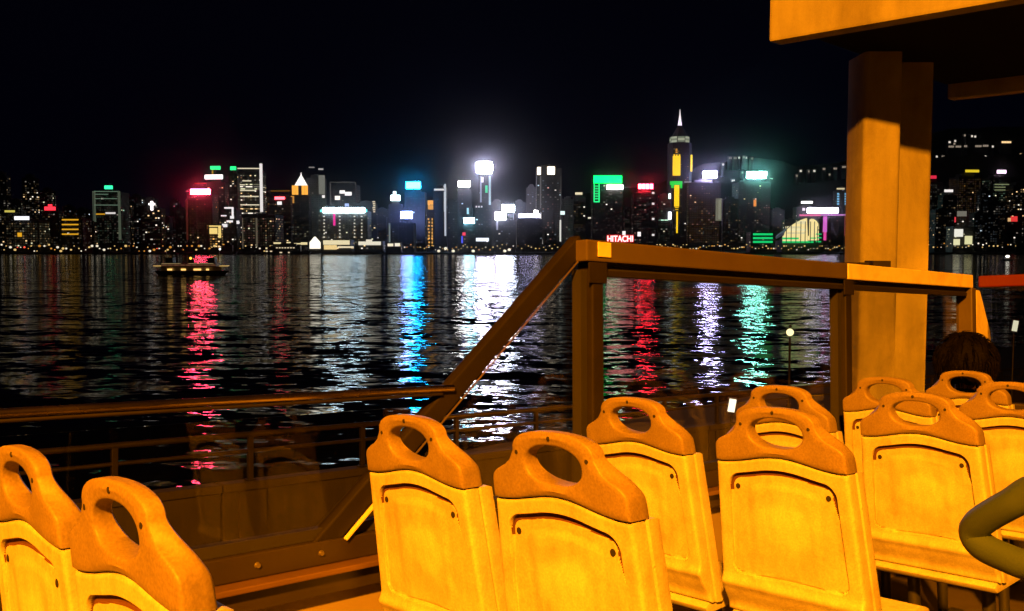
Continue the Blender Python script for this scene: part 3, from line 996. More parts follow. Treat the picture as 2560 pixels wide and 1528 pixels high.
sign(t, 2003, 503, 2032, 509, WHITE, 2.2, dy=1, frame=False)
t = tower('office_tower', 2000, 2116, 545, 1640, 'wide block outlined in pink with a pink stem and a long white sign', S(DIM, pd=0.25, cols=('rose', 'warm')), yaw=0, roof='none')
sign(t, 2018, 520, 2096, 533, (0.78, 0.70, 1.0), 9, 'roof_sign', bev=4, frame=False)
strip(t, 1999, 536, 2052, 540.5, (1.0, 0.2, 0.42), 1.3, 'pink_band', dy=2)
strip(t, 2052, 536.2, 2116, 539, (0.95, 0.35, 0.95), 1.2, 'pink_band', dy=2.1)
strip(t, 2057.5, 541, 2068, 580, (0.85, 0.16, 0.75), 1.0, 'pink_stem', dy=1.5)
strip(t, 2059, 580, 2066, 601, (1.0, 0.08, 0.42), 0.9, 'pink_stem', dy=1.5)
strip(t, 2111, 540, 2113, 590, (1.0, 0.2, 0.2), 0.3, 'thin_light', dy=1.5)
strip(t, 2006, 520, 2013, 527, (1, 0.85, 0.95), 3, 'small_sign', dy=2)
t = tower('slim_tower', 2092, 2126, 470, 1720, 'slim tower with rows of blue dots, half hidden by the concrete column', S(DIM))
for k in range(5):
    for xx in (2093, 2112):
        strip(t, xx, 483 + k * 6.3, xx + 5, 487 + k * 6.3, (0.25, 0.65, 1.0), 1.0, 'blue_dot')
strip(t, 2092, 470, 2112, 474, (1, 0.85, 0.5), 0.6, 'top_light')

# domed hall on the water
t = thing('domed_hall', 'glowing yellow domed exhibition hall with green light bars on the waterfront', 'hall')
Yd = 1470
a, b = at(1955, 606, Yd), at(2052, 606, Yd)
t.location = ((a.x + b.x) / 2, Yd, LAND_Z)
t['_y'] = Yd
hw = (b.x - a.x) / 2
zt = loc(t, 2000, 545, 0).z
zb = loc(t, 2000, 590, 0).z
MB().box(-hw, hw, 0, 60, 0, zb * 0.72).build('wall', M['tower_w'], t)
sh_ = MB()          # two sweeping shells, the big one rising to the right, a small one behind it
zbase = zb * 0.62


def shell(pts, y0, y1, drop):
    P = [loc(t, px_, py_, 0) for px_, py_ in pts]
    P = [(p_.x, p_.z) for p_ in P]
    for (x_, z_), (x2, z2) in zip(P, P[1:]):
        sh_.quad((x_, y0 - 5, z_ + .5), (x2, y0 - 5, z2 + .5), (x2, y1, z2 * drop), (x_, y1, z_ * drop))
        sh_.quad((x_, y0 - 5, z_ - 1.0), (x2, y0 - 5, z2 - 1.0), (x2, y0 - 5, z2 + .5), (x_, y0 - 5, z_ + .5))
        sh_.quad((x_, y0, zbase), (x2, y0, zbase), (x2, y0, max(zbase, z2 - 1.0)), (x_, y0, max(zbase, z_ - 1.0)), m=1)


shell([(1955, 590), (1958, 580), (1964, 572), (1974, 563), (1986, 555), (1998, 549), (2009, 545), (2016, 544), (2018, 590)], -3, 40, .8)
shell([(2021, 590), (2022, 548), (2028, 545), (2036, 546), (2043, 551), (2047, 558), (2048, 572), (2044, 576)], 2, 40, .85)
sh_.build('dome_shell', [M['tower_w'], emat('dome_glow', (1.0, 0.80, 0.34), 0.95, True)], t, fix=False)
rb = MB()
for px_ in (1966, 1978, 1990, 2002, 2013, 2026, 2036, 2044):
    a_ = loc(t, px_, 592, 9)
    rb.box(a_.x - .5, a_.x + .5, a_.y, a_.y + .8, zbase - 1, a_.z + (zt - a_.z) * (.55 if px_ in (1966, 2044) else .8))
rb.build('rib', M['tower'], t)
for q, s_ in (((1964, 566, 2003, 571), 0.9), ((1972, 572, 2016, 578), 2.0), ((1967, 581, 2012, 585), 0.8), ((1990, 552, 2014, 560), 1.3)):
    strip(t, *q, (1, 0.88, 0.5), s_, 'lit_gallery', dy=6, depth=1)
for q in ((1956, 594, 1997, 598.5), (1956, 603, 2034, 607.5), (2040, 584, 2054, 587), (2042, 593, 2054, 596), (2040, 603, 2053, 606), (2026, 594, 2040, 597)):
    strip(t, *q, (0.01, 0.80, 0.20), 1.0, 'green_light_bar', dy=7, depth=1)
t = tower('pier_block', 1878, 1938, 580, 1470, 'low waterfront block crossed by three green light bars', S(DIM, pd=0.3, cols=('olive',)), cat='building', yaw=0, roof='none')
for yy in (583.5, 593, 602.5):
    strip(t, 1883, yy, 1932, yy + 5, (0.01, 0.80, 0.20), 1.05, 'green_light_bar')

# right of the column
t = tower('office_tower', 2312, 2357, 448, 1640, 'dark tower with a red top strip just right of the concrete column', S(DIM, pd=0.4, cols=('olive', 'white')))
strip(t, 2313, 439, 2341, 447, (1, 0.03, 0.08), 1.1, 'red_top_strip', dy=2)
strip(t, 2331, 562, 2339, 567, WHITE, 0.9, 'flood_light', dy=3)
t = tower('office_block', 2358, 2392, 482, 1600, 'dark low tower with a white strip light right of the red-topped tower', S(DIM))
strip(t, 2361, 474, 2383, 480.5, WHITE, 2.2, 'top_light', dy=1)
t = tower('office_tower', 2396, 2456, 434, 1720, 'brownish tower with a yellow lettered strip on its roof', S(DIM, cols=('rose', 'warm', 'amber'), pd=0.6, pm=0.05))
strip(t, 2413, 424.5, 2449, 431, (1, 0.72, 0.03), 1.1, 'yellow_roof_strip', dy=1)
t = tower('office_tower', 2478, 2530, 436, 1750, 'dark tower with a pink-white top sign near the right edge', S(SPARSE, cols=('olive', 'green'), pd=0.4))
sign(t, 2492, 425, 2517, 434, (1.0, 0.7, 0.95), 2.2, dy=1, frame=False)
for yy in (460, 467, 474):
    strip(t, 2486, yy, 2524, yy + 2.4, (0.7, 0.8, 0.4), 0.25, 'light_band', dy=1)
t = tower('office_tower', 2534, 2580, 455, 1700, 'dark tower cut by the right edge of the skyline', S(SPARSE, pb=0.06))
t = tower('office_block', 2514, 2556, 530, 1560, 'low dark block with a red square light at the right end of the skyline', S(SPARSE))
strip(t, 2527, 541, 2544, 554, (1, 0.05, 0.05), 1.2, 'red_light', dy=1)
strip(t, 2520, 545, 2528, 554, (1, 0.6, 0.25), 0.7, 'warm_light', dy=1)
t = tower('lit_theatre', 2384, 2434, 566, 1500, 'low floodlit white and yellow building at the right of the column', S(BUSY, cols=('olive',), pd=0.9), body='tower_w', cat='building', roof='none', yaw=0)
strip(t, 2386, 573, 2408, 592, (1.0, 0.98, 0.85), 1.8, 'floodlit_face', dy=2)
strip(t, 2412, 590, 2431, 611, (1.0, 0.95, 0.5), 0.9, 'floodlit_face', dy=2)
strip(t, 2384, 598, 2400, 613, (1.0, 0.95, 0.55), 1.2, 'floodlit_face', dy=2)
t = tower('office_block', 2390, 2420, 526, 1600, 'small grey lit block above the floodlit building', S(DIM, pd=1.0), body='tower_w')
strip(t, 2393, 528, 2417, 541, (0.8, 0.75, 0.6), 0.2, 'lit_bay', dy=1)
strip(t, 2383, 543, 2390, 556, (1, 0.06, 0.08), 1.0, 'red_light', dy=4)
strip(t, 2423, 538, 2429, 543, (1, 0.3, 0.35), 0.9, 'red_light', dy=4)

# low floodlit quay buildings left of centre
t = tower('quay_hall', 806, 876, 600, 1465, 'long floodlit yellow-white quay hall below the banded hotel', S(BUSY, cols=('warm',), pb=0.2), body='tower_w', cat='building', roof='none', yaw=0)
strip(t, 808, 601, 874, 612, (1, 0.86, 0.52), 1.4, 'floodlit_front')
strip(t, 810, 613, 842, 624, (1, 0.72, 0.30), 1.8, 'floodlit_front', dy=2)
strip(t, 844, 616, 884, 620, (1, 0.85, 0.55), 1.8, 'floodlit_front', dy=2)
t = tower('quay_pavilion', 773, 802, 605, 1465, 'small floodlit pavilion with a pointed roof on the quay', S(DIM), body='tower_w', cat='building', roof='none', yaw=0)
a, b, c_ = loc(t, 774, 622, 2), loc(t, 801, 622, 2), loc(t, 787, 592, 2)
z5 = loc(t, 787, 606, 2).z
MB().add([(a.x, a.y, a.z), (b.x, a.y, a.z), (b.x, a.y, z5), (c_.x + 1, a.y, c_.z), (c_.x - 1, a.y, c_.z), (a.x, a.y, z5),
          (a.x, a.y + 1.5, a.z), (b.x, a.y + 1.5, a.z), (b.x, a.y + 1.5, z5), (c_.x + 1, a.y + 1.5, c_.z), (c_.x - 1, a.y + 1.5, c_.z), (a.x, a.y + 1.5, z5)],
         [(0, 1, 2, 3, 4, 5), (6, 11, 10, 9, 8, 7)] + [(i, i + 6, (i + 1) % 6 + 6, (i + 1) % 6) for i in range(6)]).build('floodlit_gable', smat((1, 0.93, 0.74), 1.4), t)
t = tower('quay_shed', 893, 956, 603, 1465, 'long floodlit white quay shed right of the yellow-white hall', S(BUSY, cols=('white', 'warm'), pb=0.2), body='tower_w', cat='building', roof='none', yaw=0)
strip(t, 896, 604, 952, 613, (1, 0.92, 0.72), 1.4, 'floodlit_front')
strip(t, 915, 599, 930, 604, (1, 0.9, 0.7), 1.5, 'floodlit_front')
t = tower('quay_kiosk', 966, 1002, 606, 1470, 'short floodlit quay kiosk with two white lights', S(DIM), body='tower', cat='building', roof='none', yaw=0)
strip(t, 969, 609, 983, 616, (1, 0.9, 0.66), 2.2, 'floodlit_front')
strip(t, 987, 608, 1000, 616, (1, 0.92, 0.74), 2.2, 'floodlit_front')
t = tower('quay_canopy', 676, 770, 606, 1470, 'low dark quay building with a thin row of lights, left of the pavilion', S(SPARSE), cat='building', roof='none', yaw=0)
for q in ((684, 606, 702, 610), (716, 605, 726, 608), (735, 608, 752, 611), (752, 606, 768, 612), (664, 619, 668, 623)):
    strip(t, *q, (1, 0.82, 0.42), 1.5, 'lit_front')

# ---- filler towers, each named by its neighbours
FILL = [
    (20, 52, 498, 1700, 'unlit dark tower between the left-edge tower and the slim lit column tower'),
    (100, 128, 470, 1760, 'tall faint tower behind the small red sign'),
    (158, 180, 512, 1700, 'short faint tower behind the amber-banded block'),
    (186, 216, 520, 1720, 'faint tower between the amber-banded block and the green-signed tower'),
    (206, 234, 552, 1560, 'low dim block touching the left side of the green-signed tower'),
    (302, 326, 500, 1700, 'slim dim tower touching the right side of the green-signed tower'),
    (322, 352, 486, 1740, 'taller dim tower left of the lit cross'),
    (360, 388, 492, 1780, 'dark tower standing behind the lit cross'),
    (398, 424, 540, 1600, 'low dim block right of the lit cross'),
    (424, 446, 498, 1700, 'dim tower midway between the lit cross and the large red sign'),
    (440, 468, 520, 1620, 'dim block touching the left side of the red-signed tower'),
    (660, 676, 478, 1740, 'thin dark tower right of the tall white light edge'),
    (936, 972, 520, 1660, 'dim tower left of the small white peaked sign'),
    (946, 966, 540, 1560, 'low dim tower in front of the gap left of the white peaked sign'),
    (1036, 1068, 522, 1680, 'dim tower between the cyan sign tower and the amber-dotted tower'),
    (1116, 1146, 500, 1680, 'dim tower between the white-edged black tower and the plain white sign'),
    (1228, 1256, 500, 1740, 'faint tower between the brightest roof light and the two white floodlit signs'),
    (1284, 1314, 500, 1760, 'faint tower behind the violet-white bar sign'),
    (1562, 1586, 520, 1650, 'dim tower between the green-framed tower and the red neon characters'),
    (1930, 1962, 520, 1740, 'dim tower between the teal-signed tower and the domed hall'),
    (1962, 1996, 548, 1640, 'low dim block behind the left side of the domed hall'),
    (2452, 2480, 470, 1700, 'dim tower right of the yellow-stripped tower'),
    (2340, 2386, 520, 1560, 'low dim block left of the floodlit building on the right'),
    (2436, 2472, 530, 1570, 'low dim block right of the floodlit building on the right'),
    (2472, 2514, 500, 1620, 'wide dim block below the pink-white sign'),
    (-70, -18, 470, 1660, 'dark tower just outside the left end of the skyline'),
    (2586, 2640, 480, 1660, 'dark tower just outside the right end of the skyline'),
]
for (a, b, y, Y, lab) in FILL:
    cl = random.choice([('warm', 'white'), ('white', 'cool'), ('warm', 'amber', 'white'), ('olive', 'white')])
    tower('high_rise', a, b, y, Y, lab, S(random.choice([DIM, SPARSE, SPARSE]), cols=cl, pd=random.uniform(.15, .4)), body=random.choice(['tower', 'tower_b', 'tower']), group=G_FILL)

# ---- lamps along the far shore
LAMPS = [emat('lamp_warm', (1.0, 0.66, 0.22), 0.8, False), emat('lamp_white', (1.0, 0.88, 0.66), 0.95, False), emat('lamp_amber', (1.0, 0.42, 0.06), 0.6, False), emat('lamp_red', (1.0, 0.10, 0.05), 1.4, False)]
LABS = ['small warm street lamp glowing low on the far waterfront', 'small white street lamp glowing low on the far waterfront', 'dim amber street lamp glowing low on the far waterfront', 'tiny red lamp glowing low on the far waterfront']
lamp_me = {}
rl = random.Random(42)


def shore_y(x):
    for (a, b), (c, d) in zip(sh, sh[1:]):
        if a <= x <= c:
            return b + (d - b) * (x - a) / (c - a)
    return 1450


def shore_lamp(px, py, k, size):
    h = round(size * .8, 1)
    X = (px - 1280) / FPX * 1462
    Y = shore_y(X) + 4 + rl.uniform(0, 8)
    p = at(px, py, Y)
    hh = max(2.0, round((p.z - LAND_Z) / 2) * 2)
    key = (k, h, hh)
    if key not in lamp_me:
        mb = MB().tube([(0, 0, 0), (0, 0, hh)], 0.15, 5)
        mb.sphere((0, 0, hh), h, 8, 6, 1, sx=1.25)
        lamp_me[key] = mb.mesh('waterfront_lamp', [M['pole'], LAMPS[k]])
    o = link('waterfront_lamp', lamp_me[key])
    o.location = (p.x, Y, LAND_Z)
    tag(o, LABS[k], 'lamp', LABS[k].split(' glowing')[0].replace('lamp', 'lamps') + ' along the far shore')


px = 4.0
while px < 560:
    k = rl.choices([0, 1, 2, 3], [4, 5, 3, 0.6])[0]
    shore_lamp(px, rl.uniform(613, 629), k, rl.choice([1.0, 1.3, 1.7, 2.2]))
    px += rl.uniform(5, 13)
px = 600
while px < 700:
    shore_lamp(px, rl.uniform(612, 628), rl.choice([0, 1, 2]), rl.choice([.9, 1.2, 1.5]))
    px += rl.uniform(6, 16)
px = 1000
while px < 1410:
    shore_lamp(px, rl.uniform(611, 626), rl.choices([0, 1, 2], [6, 2, 3])[0], rl.choice([.8, 1.0, 1.3]))
    px += rl.uniform(4.5, 12)
for px, py in ((1097, 627), (1133, 627), (1183, 627), (1262, 627), (1273, 625), (1114, 620)):
    shore_lamp(px, py, 1, 2.6)
px = 1590
while px < 2112:
    shore_lamp(px, (620 if px < 1880 else 623) + rl.uniform(-9, 2 if px < 1880 else 1), rl.choices([0, 1, 2], [7, 2, 2])[0], rl.choice([.8, 1.0, 1.4]))
    px += rl.uniform(4.5, 9.5)
px = 2300
while px < 2545:
    shore_lamp(px, rl.uniform(609, 619), rl.choices([0, 1, 2], [6, 3, 2])[0], rl.choice([.8, 1.1, 1.5]))
    px += rl.uniform(6, 15)

# ---- houses on the hillside
HM = [emat('house_window_warm', (1.0, 0.66, 0.3), 1.3, False), emat('house_window_white', (1.0, 0.9, 0.75), 0.8, False), emat('house_window_dim', (1.0, 0.8, 0.6), 0.28, False)]
house_me = {}


def hillside_house(px, py, wpx, k):
    Yh = 2600
    p = at(px, py, Yh)
    key = (round(wpx), k)
    if key not in house_me:
        wm = wpx / FPX * Yh
        n = max(1, int(wpx / 4))
        mb = MB().box(-wm * .6, wm * .6, 0, 14, -30, 8)
        for i in range(n):
            x0 = -wm / 2 + wm * i / n
            mb.box(x0 + .3, x0 + wm / n - .5, -0.4, 0, 0, 5.2, m=1)
        house_me[key] = mb.mesh('hillside_house', [M['tower'], HM[k]])
    o = link('hillside_house', house_me[key])
    o.location = p
    if k == 0 and wpx > 16:
        tag(o, 'wide yellow lit house high on the dark hill at the right', 'house')
    else:
        tag(o, ['small warm lit house on the dark hillside', 'small white lit house on the dark hillside', 'faintly lit house on the dark hillside'][k], 'house', 'lit houses on the hillside')


hillside_house(2516, 358, 24, 0)
for x, y, w_, k in ((1826, 398, 8, 2), (1838, 398, 8, 2), (1848, 397, 5, 1), (1860, 396, 6, 2), (1866, 397, 4, 1), (1880, 399, 6, 2), (1808, 414, 5, 1),
                    (1856, 434, 5, 2), (1833, 454, 8, 1), (1850, 460, 9, 2), (1928, 451, 8, 1), (2002, 430, 6, 1), (2036, 430, 6, 1), (2022, 431, 5, 2), (2060, 425, 7, 2), (2074, 439, 5, 2),
                    (2088, 424, 9, 2), (2110, 420, 10, 2), (1992, 442, 6, 2), (2308, 346, 6, 2), (2374, 358, 6, 1), (2388, 355, 5, 1), (2386, 362, 5, 2), (2430, 343, 5, 1), (2438, 344, 5, 1), (2412, 341, 5, 2),
                    (2378, 369, 14, 2), (2396, 369, 14, 2), (2414, 368, 8, 2), (2446, 368, 16, 2), (2464, 367, 14, 2), (2482, 369, 5, 1), (2342, 394, 5, 1), (2358, 394, 8, 2), (2428, 396, 6, 1), (2443, 395, 5, 1), (2452, 394, 5, 1), (2463, 394, 6, 1),
                    (2412, 402, 5, 2), (2384, 448, 5, 1), (2490, 420, 6, 2), (2552, 389, 6, 0), (2462, 476, 6, 1), (2288, 387, 6, 1)):
    hillside_house(x, y, w_, k)

# ------------------------------------------------------------------ thin haze added to bloom the lights over the harbour
hz = bpy.data.materials.new('haze')
hz.use_nodes = True
hz.node_tree.nodes.clear()
ho = hz.node_tree.nodes.new('ShaderNodeOutputMaterial')
hv = hz.node_tree.nodes.new('ShaderNodeVolumePrincipled')
hv.inputs['Color'].default_value = (0.9, 0.93, 1.0, 1)
hv.inputs['Density'].default_value = 0.000021
hv.inputs['Anisotropy'].default_value = 0.988
hz.node_tree.links.new(hv.outputs[0], ho.inputs['Volume'])
MB().box(-4300, 5300, -350, 6100, -6, 700).build('haze', hz, kind='stuff')

# ------------------------------------------------------------------ ferry and boats on the water
f = thing('ferry', 'low double-ended ferry with yellow lit decks crossing the harbour', 'ferry')
YF = 274.0
pc = at(479, 683, YF)
f.location = (pc.x, YF, 0)
f.rotation_euler.z = R(2)
L = 186 / FPX * YF / 2      # half length


def hull_ring(z, k, wd):
    n = 9
    up_, lo = [], []
    for i in range(n + 1):
        u = -1 + 2 * i / n
        hwid = wd * (1 - abs(u) ** 3.2)
        up_.append((u * L * k, -hwid, z))
        lo.append((u * L * k, hwid, z))
    return up_ + lo[::-1][1:-1]


def loft(mb, rings, m=0, cap=True):
    o = len(mb.v)
    n = len(rings[0])
    for r_ in rings:
        mb.v += r_
    for j in range(len(rings) - 1):
        for i in range(n):
            mb.f.append((o + j * n + i, o + j * n + (i + 1) % n, o + (j + 1) * n + (i + 1) % n, o + (j + 1) * n + i))
            mb.m.append(m)
    if cap:
        mb.f.append(tuple(o + i for i in range(n)))
        mb.f.append(tuple(o + (len(rings) - 1) * n + i for i in range(n)))
        mb.m += [m, m]


mb = MB()
loft(mb, [hull_ring(-.5, .86, 2.6), hull_ring(.4, .92, 3.1), hull_ring(1.35, 1.0, 3.4)])
mb.build('hull', M['hull'], f, smooth=40)
mb = MB()
loft(mb, [hull_ring(1.35, .80, 2.9), hull_ring(2.35, .80, 2.9)])
mb.build('main_deck', M['ferry'], f)
mb = MB()
loft(mb, [hull_ring(2.35, .97, 3.3), hull_ring(2.6, .97, 3.3)])
mb.build('upper_deck', M['ferry'], f)
EW = emat('ferry_light', (1.0, 0.55, 0.14), 1.6, True)
EW2 = emat('ferry_glow', (1.0, 0.62, 0.18), 0.50, True)
for u in (-.52, -.47, -.16, -.11, .17, .22, .29, .50):
    MB().box(u * L - .35, u * L + .45, -3.05, -2.9, 1.45, 1.95).build('deck_window', EW, f)
MB().box(-.72 * L, .72 * L, -2.75, 2.75, 2.6, 3.35).build('cabin', M['ferry'], f)
for sx in (-1, 1):
    MB().box(min(sx * .78 * L, sx * .97 * L), max(sx * .78 * L, sx * .97 * L), -1.6, 1.6, 2.62, 2.86).build('bow_light', EW2, f)
for k in range(9):
    xx = -.64 * L + k * .16 * L
    MB().box(xx - .75, xx + .75, -2.86, -2.75, 2.8, 3.2).build('cabin_window', emat('ferry_window', (1, .42, .2), 0.10, False) if k == 0 else bpy.data.materials['ferry_window'], f)
MB().box(-.70 * L, .70 * L, -2.95, 2.95, 3.35, 3.6).build('roof', M['ferry'], f)
MB().box(-.70 * L, -.2 * L, -3.0, -2.95, 3.4, 3.52).build('roof_light', emat('ferry_line', (1, .7, .3), 0.35, False), f)
MB().box(.0 * L, .66 * L, -3.0, -2.95, 3.4, 3.52).build('roof_light', bpy.data.materials['ferry_line'], f)
for sx in (-1, 1):
    MB().box(sx * .55 * L - 1.1, sx * .55 * L + 1.1, -1.4, 1.4, 3.6, 5.2).build('wheelhouse', M['hull'], f, bevel=.1)
MB().tube([(-.62 * L, 0, 3.6), (-.66 * L, 0, 7.0)], [.18, .12], 6).build('mast', M['ferry'], f)
MB().tube([(.70 * L, 0, 3.6), (.76 * L, 0, 7.6)], [.18, .12], 6).build('mast', M['ferry'], f)
MB().sphere((.765 * L, 0, 7.7), .3, 8, 6).build('mast_light', emat('mast_white', (1, .95, .85), 3, False), f)
MB().tube([(-.01 * L, 0, 3.6), (-.01 * L, 0, 5.8)], [.9, .7], 12).build('funnel', M['hull'], f)
MB().sphere((-.0 * L, -.6, 5.0), .42, 8, 6).build('deck_light', emat('deck_amber', (1, .45, .06), 2.2, True), f)


def moored(x0, x1, ytop, Y, label, lights):
    b = thing('moored_vessel', label, 'boat')
    pa, pb = at(x0, 630, Y), at(x1, 630, Y)
    b.location = ((pa.x + pb.x) / 2, Y, 0)
    b['_y'] = Y
    hl = (pb.x - pa.x) / 2
    zt_ = at(x0, ytop, Y).z
    mb = MB()
    mb.add([(-hl, 0, 0), (hl * .9, 0, 0), (hl * .9, 9, 0), (-hl, 9, 0), (-hl * 1.02, -1, 4), (hl * 1.05, -1, 4.6), (hl * 1.05, 10, 4.6), (-hl * 1.02, 10, 4)],
           [(0, 1, 5, 4), (1, 2, 6, 5), (2, 3, 7, 6), (3, 0, 4, 7), (4, 5, 6, 7), (0, 3, 2, 1)])
    mb.build('hull', M['dark'], b)
    MB().box(-hl * .8, hl * .55, 1, 8, 4.7, zt_ * .8).build('cabin', M['dark'], b)
    MB().box(-hl * .35, hl * .35, 2, 7, zt_ * .8, zt_).build('bridge', M['dark'], b)
    for q in lights:
        strip(b, *q, (1, .8, .5), 0.9, 'deck_light', dy=1.5)
    return b


moored(546, 590, 607, 1425, 'dark moored vessel hiding the shore lights right of the ferry', [(548, 616, 552, 619)])
moored(664, 776, 609, 1420, 'long dark moored vessel with a row of small deck lights', [(690 + k * 7, 618.5, 694 + k * 7, 621) for k in range(7)] + [(664, 627, 669, 630), (675, 627, 680, 630), (699, 630, 705, 633), (720, 630, 724, 633)])
sb = thing('small_boat', 'tiny boat with a white light on the dark water at the right edge', 'boat')
p = at(2519, 650, 620)
sb.location = (p.x, 620, 0)
mb = MB()
mb.add([(-3, 0, 0), (3, 0, 0), (3, 2, 0), (-3, 2, 0), (-3.3, -.3, 1), (3.9, -.3, 1.3), (3.9, 2.3, 1.3), (-3.3, 2.3, 1)], [(0, 1, 5, 4), (1, 2, 6, 5), (2, 3, 7, 6), (3, 0, 4, 7), (4, 5, 6, 7), (0, 3, 2, 1)])
mb.build('hull', M['hull'], sb)
MB().box(-1.4, 1.2, .2, 1.8, 1.1, 2.6).build('cabin', M['ferry'], sb)
MB().sphere((0, .1, 3.0), .8, 8, 6, sx=1.8).build('deck_light', emat('boat_white', (1, .95, .8), 3, True), sb)

# ------------------------------------------------------------------ road ramp, parapet, quay (bus frame slopes with the road)
ROAD_H = -3.55


def busobj(mb, name, mats, kind=None, parent=None, **kw):
    o = mb.build(name, mats, parent, **kw)
    if parent is None:
        o.matrix_world = MBUS
    if kind:
        o['kind'] = kind
    return o


busobj(MB().box(-70, 46, -6.5, 13.6, ROAD_H - 0.5, ROAD_H), 'road', M['asphalt'], 'structure')
mk = MB()
for pp in (-4.6, 4.7, 12.2):
    mk.box(-60, 45.5, pp - .06, pp + .06, ROAD_H + .002, ROAD_H + .006)
for pp in (-1.4, 9.6):
    tt = -40
    while tt < 43:
        mk.box(tt, tt + 2, pp - .06, pp + .06, ROAD_H + .002, ROAD_H + .006)
        tt += 6
busobj(mk, 'road_markings', M['paint'], 'structure')
busobj(MB().box(-60, 45.5, 5.0, 7.6, ROAD_H, ROAD_H + .14), 'traffic_island', M['paving'], 'structure', bevel=.02)
busobj(MB().box(-70, 46, -9.0, -5.0, ROAD_H - .3, ROAD_H + .13), 'pavement', M['paving'], 'structure')
# quay below the ramp
q = MB()
c4 = [B(-70, 13.6, 0), B(75, 13.6, 0), B(75, 25, 0), B(-70, 25, 0)]
q.prism([(c.x, c.y) for c in c4], -3, 0.5, 'z')
q.build('quay', M['paving'], kind='structure')
q = MB()
c4 = [B(-70, -9, 0), B(46, -9, 0), B(46, 13.5, 0), B(-70, 13.5, 0)]
q.prism([(c.x, c.y) for c in c4], -3, 0.3, 'z')
q.build('embankment', M['land'], kind='structure')

pw = thing('parapet', 'long concrete roadside parapet with a steel handrail beside the water', 'parapet', mtx=MBUS @ Matrix.Translation((0, 13, ROAD_H)))
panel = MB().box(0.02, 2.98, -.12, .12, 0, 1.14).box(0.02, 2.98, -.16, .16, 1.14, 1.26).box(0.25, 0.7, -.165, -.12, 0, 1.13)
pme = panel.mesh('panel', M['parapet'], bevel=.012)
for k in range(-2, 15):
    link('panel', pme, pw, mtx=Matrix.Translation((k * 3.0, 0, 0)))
post = MB().box(-.04, .04, -.035, .035, 1.26, 1.94).box(-.07, .07, -.07, .07, 1.26, 1.28).mesh('post', M['galv'], bevel=.006)
for k in range(-2, 22):
    link('post', post, pw, mtx=Matrix.Translation((k * 2.0 + .5, 0, 0)))
for hh, rr in ((1.95, .045), (1.70, .03)):
    MB().tube([(-5, 0, hh), (44, 0, hh)], rr, 10).build('handrail', M['galv'], pw, smooth=40)

# ------------------------------------------------------------------ footbridge over the road
fb = thing('footbridge', 'concrete footbridge deck on a thick column crossing above the road', 'bridge')
SOFFIT = 2.5
zc = EYE + SOFFIT
ang = math.atan2(-0.70, 0.714)
ZF = 10.3
cx0 = (1912 - 1280) / FPX * ZF
fb.location = (cx0, ZF, 0)
fb.rotation_euler.z = ang
zf = EYE + (624 - 114) / FPX * ZF     # lower edge of the fascia
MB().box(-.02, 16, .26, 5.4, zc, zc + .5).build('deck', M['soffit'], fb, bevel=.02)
MB().box(0, 16, 0, .25, zf, zf + 1.3).build('fascia', M['concrete'], fb, bevel=.03)
MB().box(0, 16, 5.41, 5.66, zf, zf + 1.3).build('fascia', M['concrete'], fb, bevel=.03)
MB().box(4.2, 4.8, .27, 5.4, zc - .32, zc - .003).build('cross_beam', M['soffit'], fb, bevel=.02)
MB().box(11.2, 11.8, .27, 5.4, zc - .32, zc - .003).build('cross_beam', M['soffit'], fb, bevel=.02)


def column(label, x0, x1, y0, y1, rot, seg):
    return


# column shafts (world aligned, converted into the footbridge frame)
MI = Matrix.Translation(fb.location) @ Matrix.Rotation(ang, 4, 'Z')
MI = MI.inverted()


def shaft(px0, px1, Yn, depth, top, name):
    xa, xb = (px0 - 1280) / FPX * Yn, (px1 - 1280) / FPX * Yn
    mb = MB()
    r = 0.07
    n = 5
    poly = []
    for (cx_, cy_, a0) in ((xa + r, Yn + r, 180), (xb - r, Yn + r, 270), (xb - r, Yn + depth - r, 0), (xa + r, Yn + depth - r, 90)):
        for k in range(n + 1):
            a_ = R(a0 + 90 * k / n)
            poly.append((cx_ + r * math.cos(a_), cy_ + r * math.sin(a_)))
    mb.prism(poly, 1.5, top, 'z')
    for i, v in enumerate(mb.v):
        mb.v[i] = tuple(MI @ Vector(v))
    return mb.build(name, M['concrete'], fb, smooth=40)


shaft(2152, 2246, 11.8, .65, zc, 'column')
shaft(2205, 2324, 12.48, 0.6, zc, 'column')
br = MB()
pa, pb = at(2098, 656, 11.66), at(2214, 660, 11.66)
br.box(pa.x, pb.x, 11.62, 11.68, pb.z - .02, pb.z + .02)
br.box(pb.x - .22, pb.x, 11.5, 11.78, pb.z - .06, pb.z + .04)
for i, v in enumerate(br.v):
    br.v[i] = tuple(MI @ Vector(v))
br.build('bracket', M['dark'], fb)

# ------------------------------------------------------------------ sodium street lamps that light the road and the bus


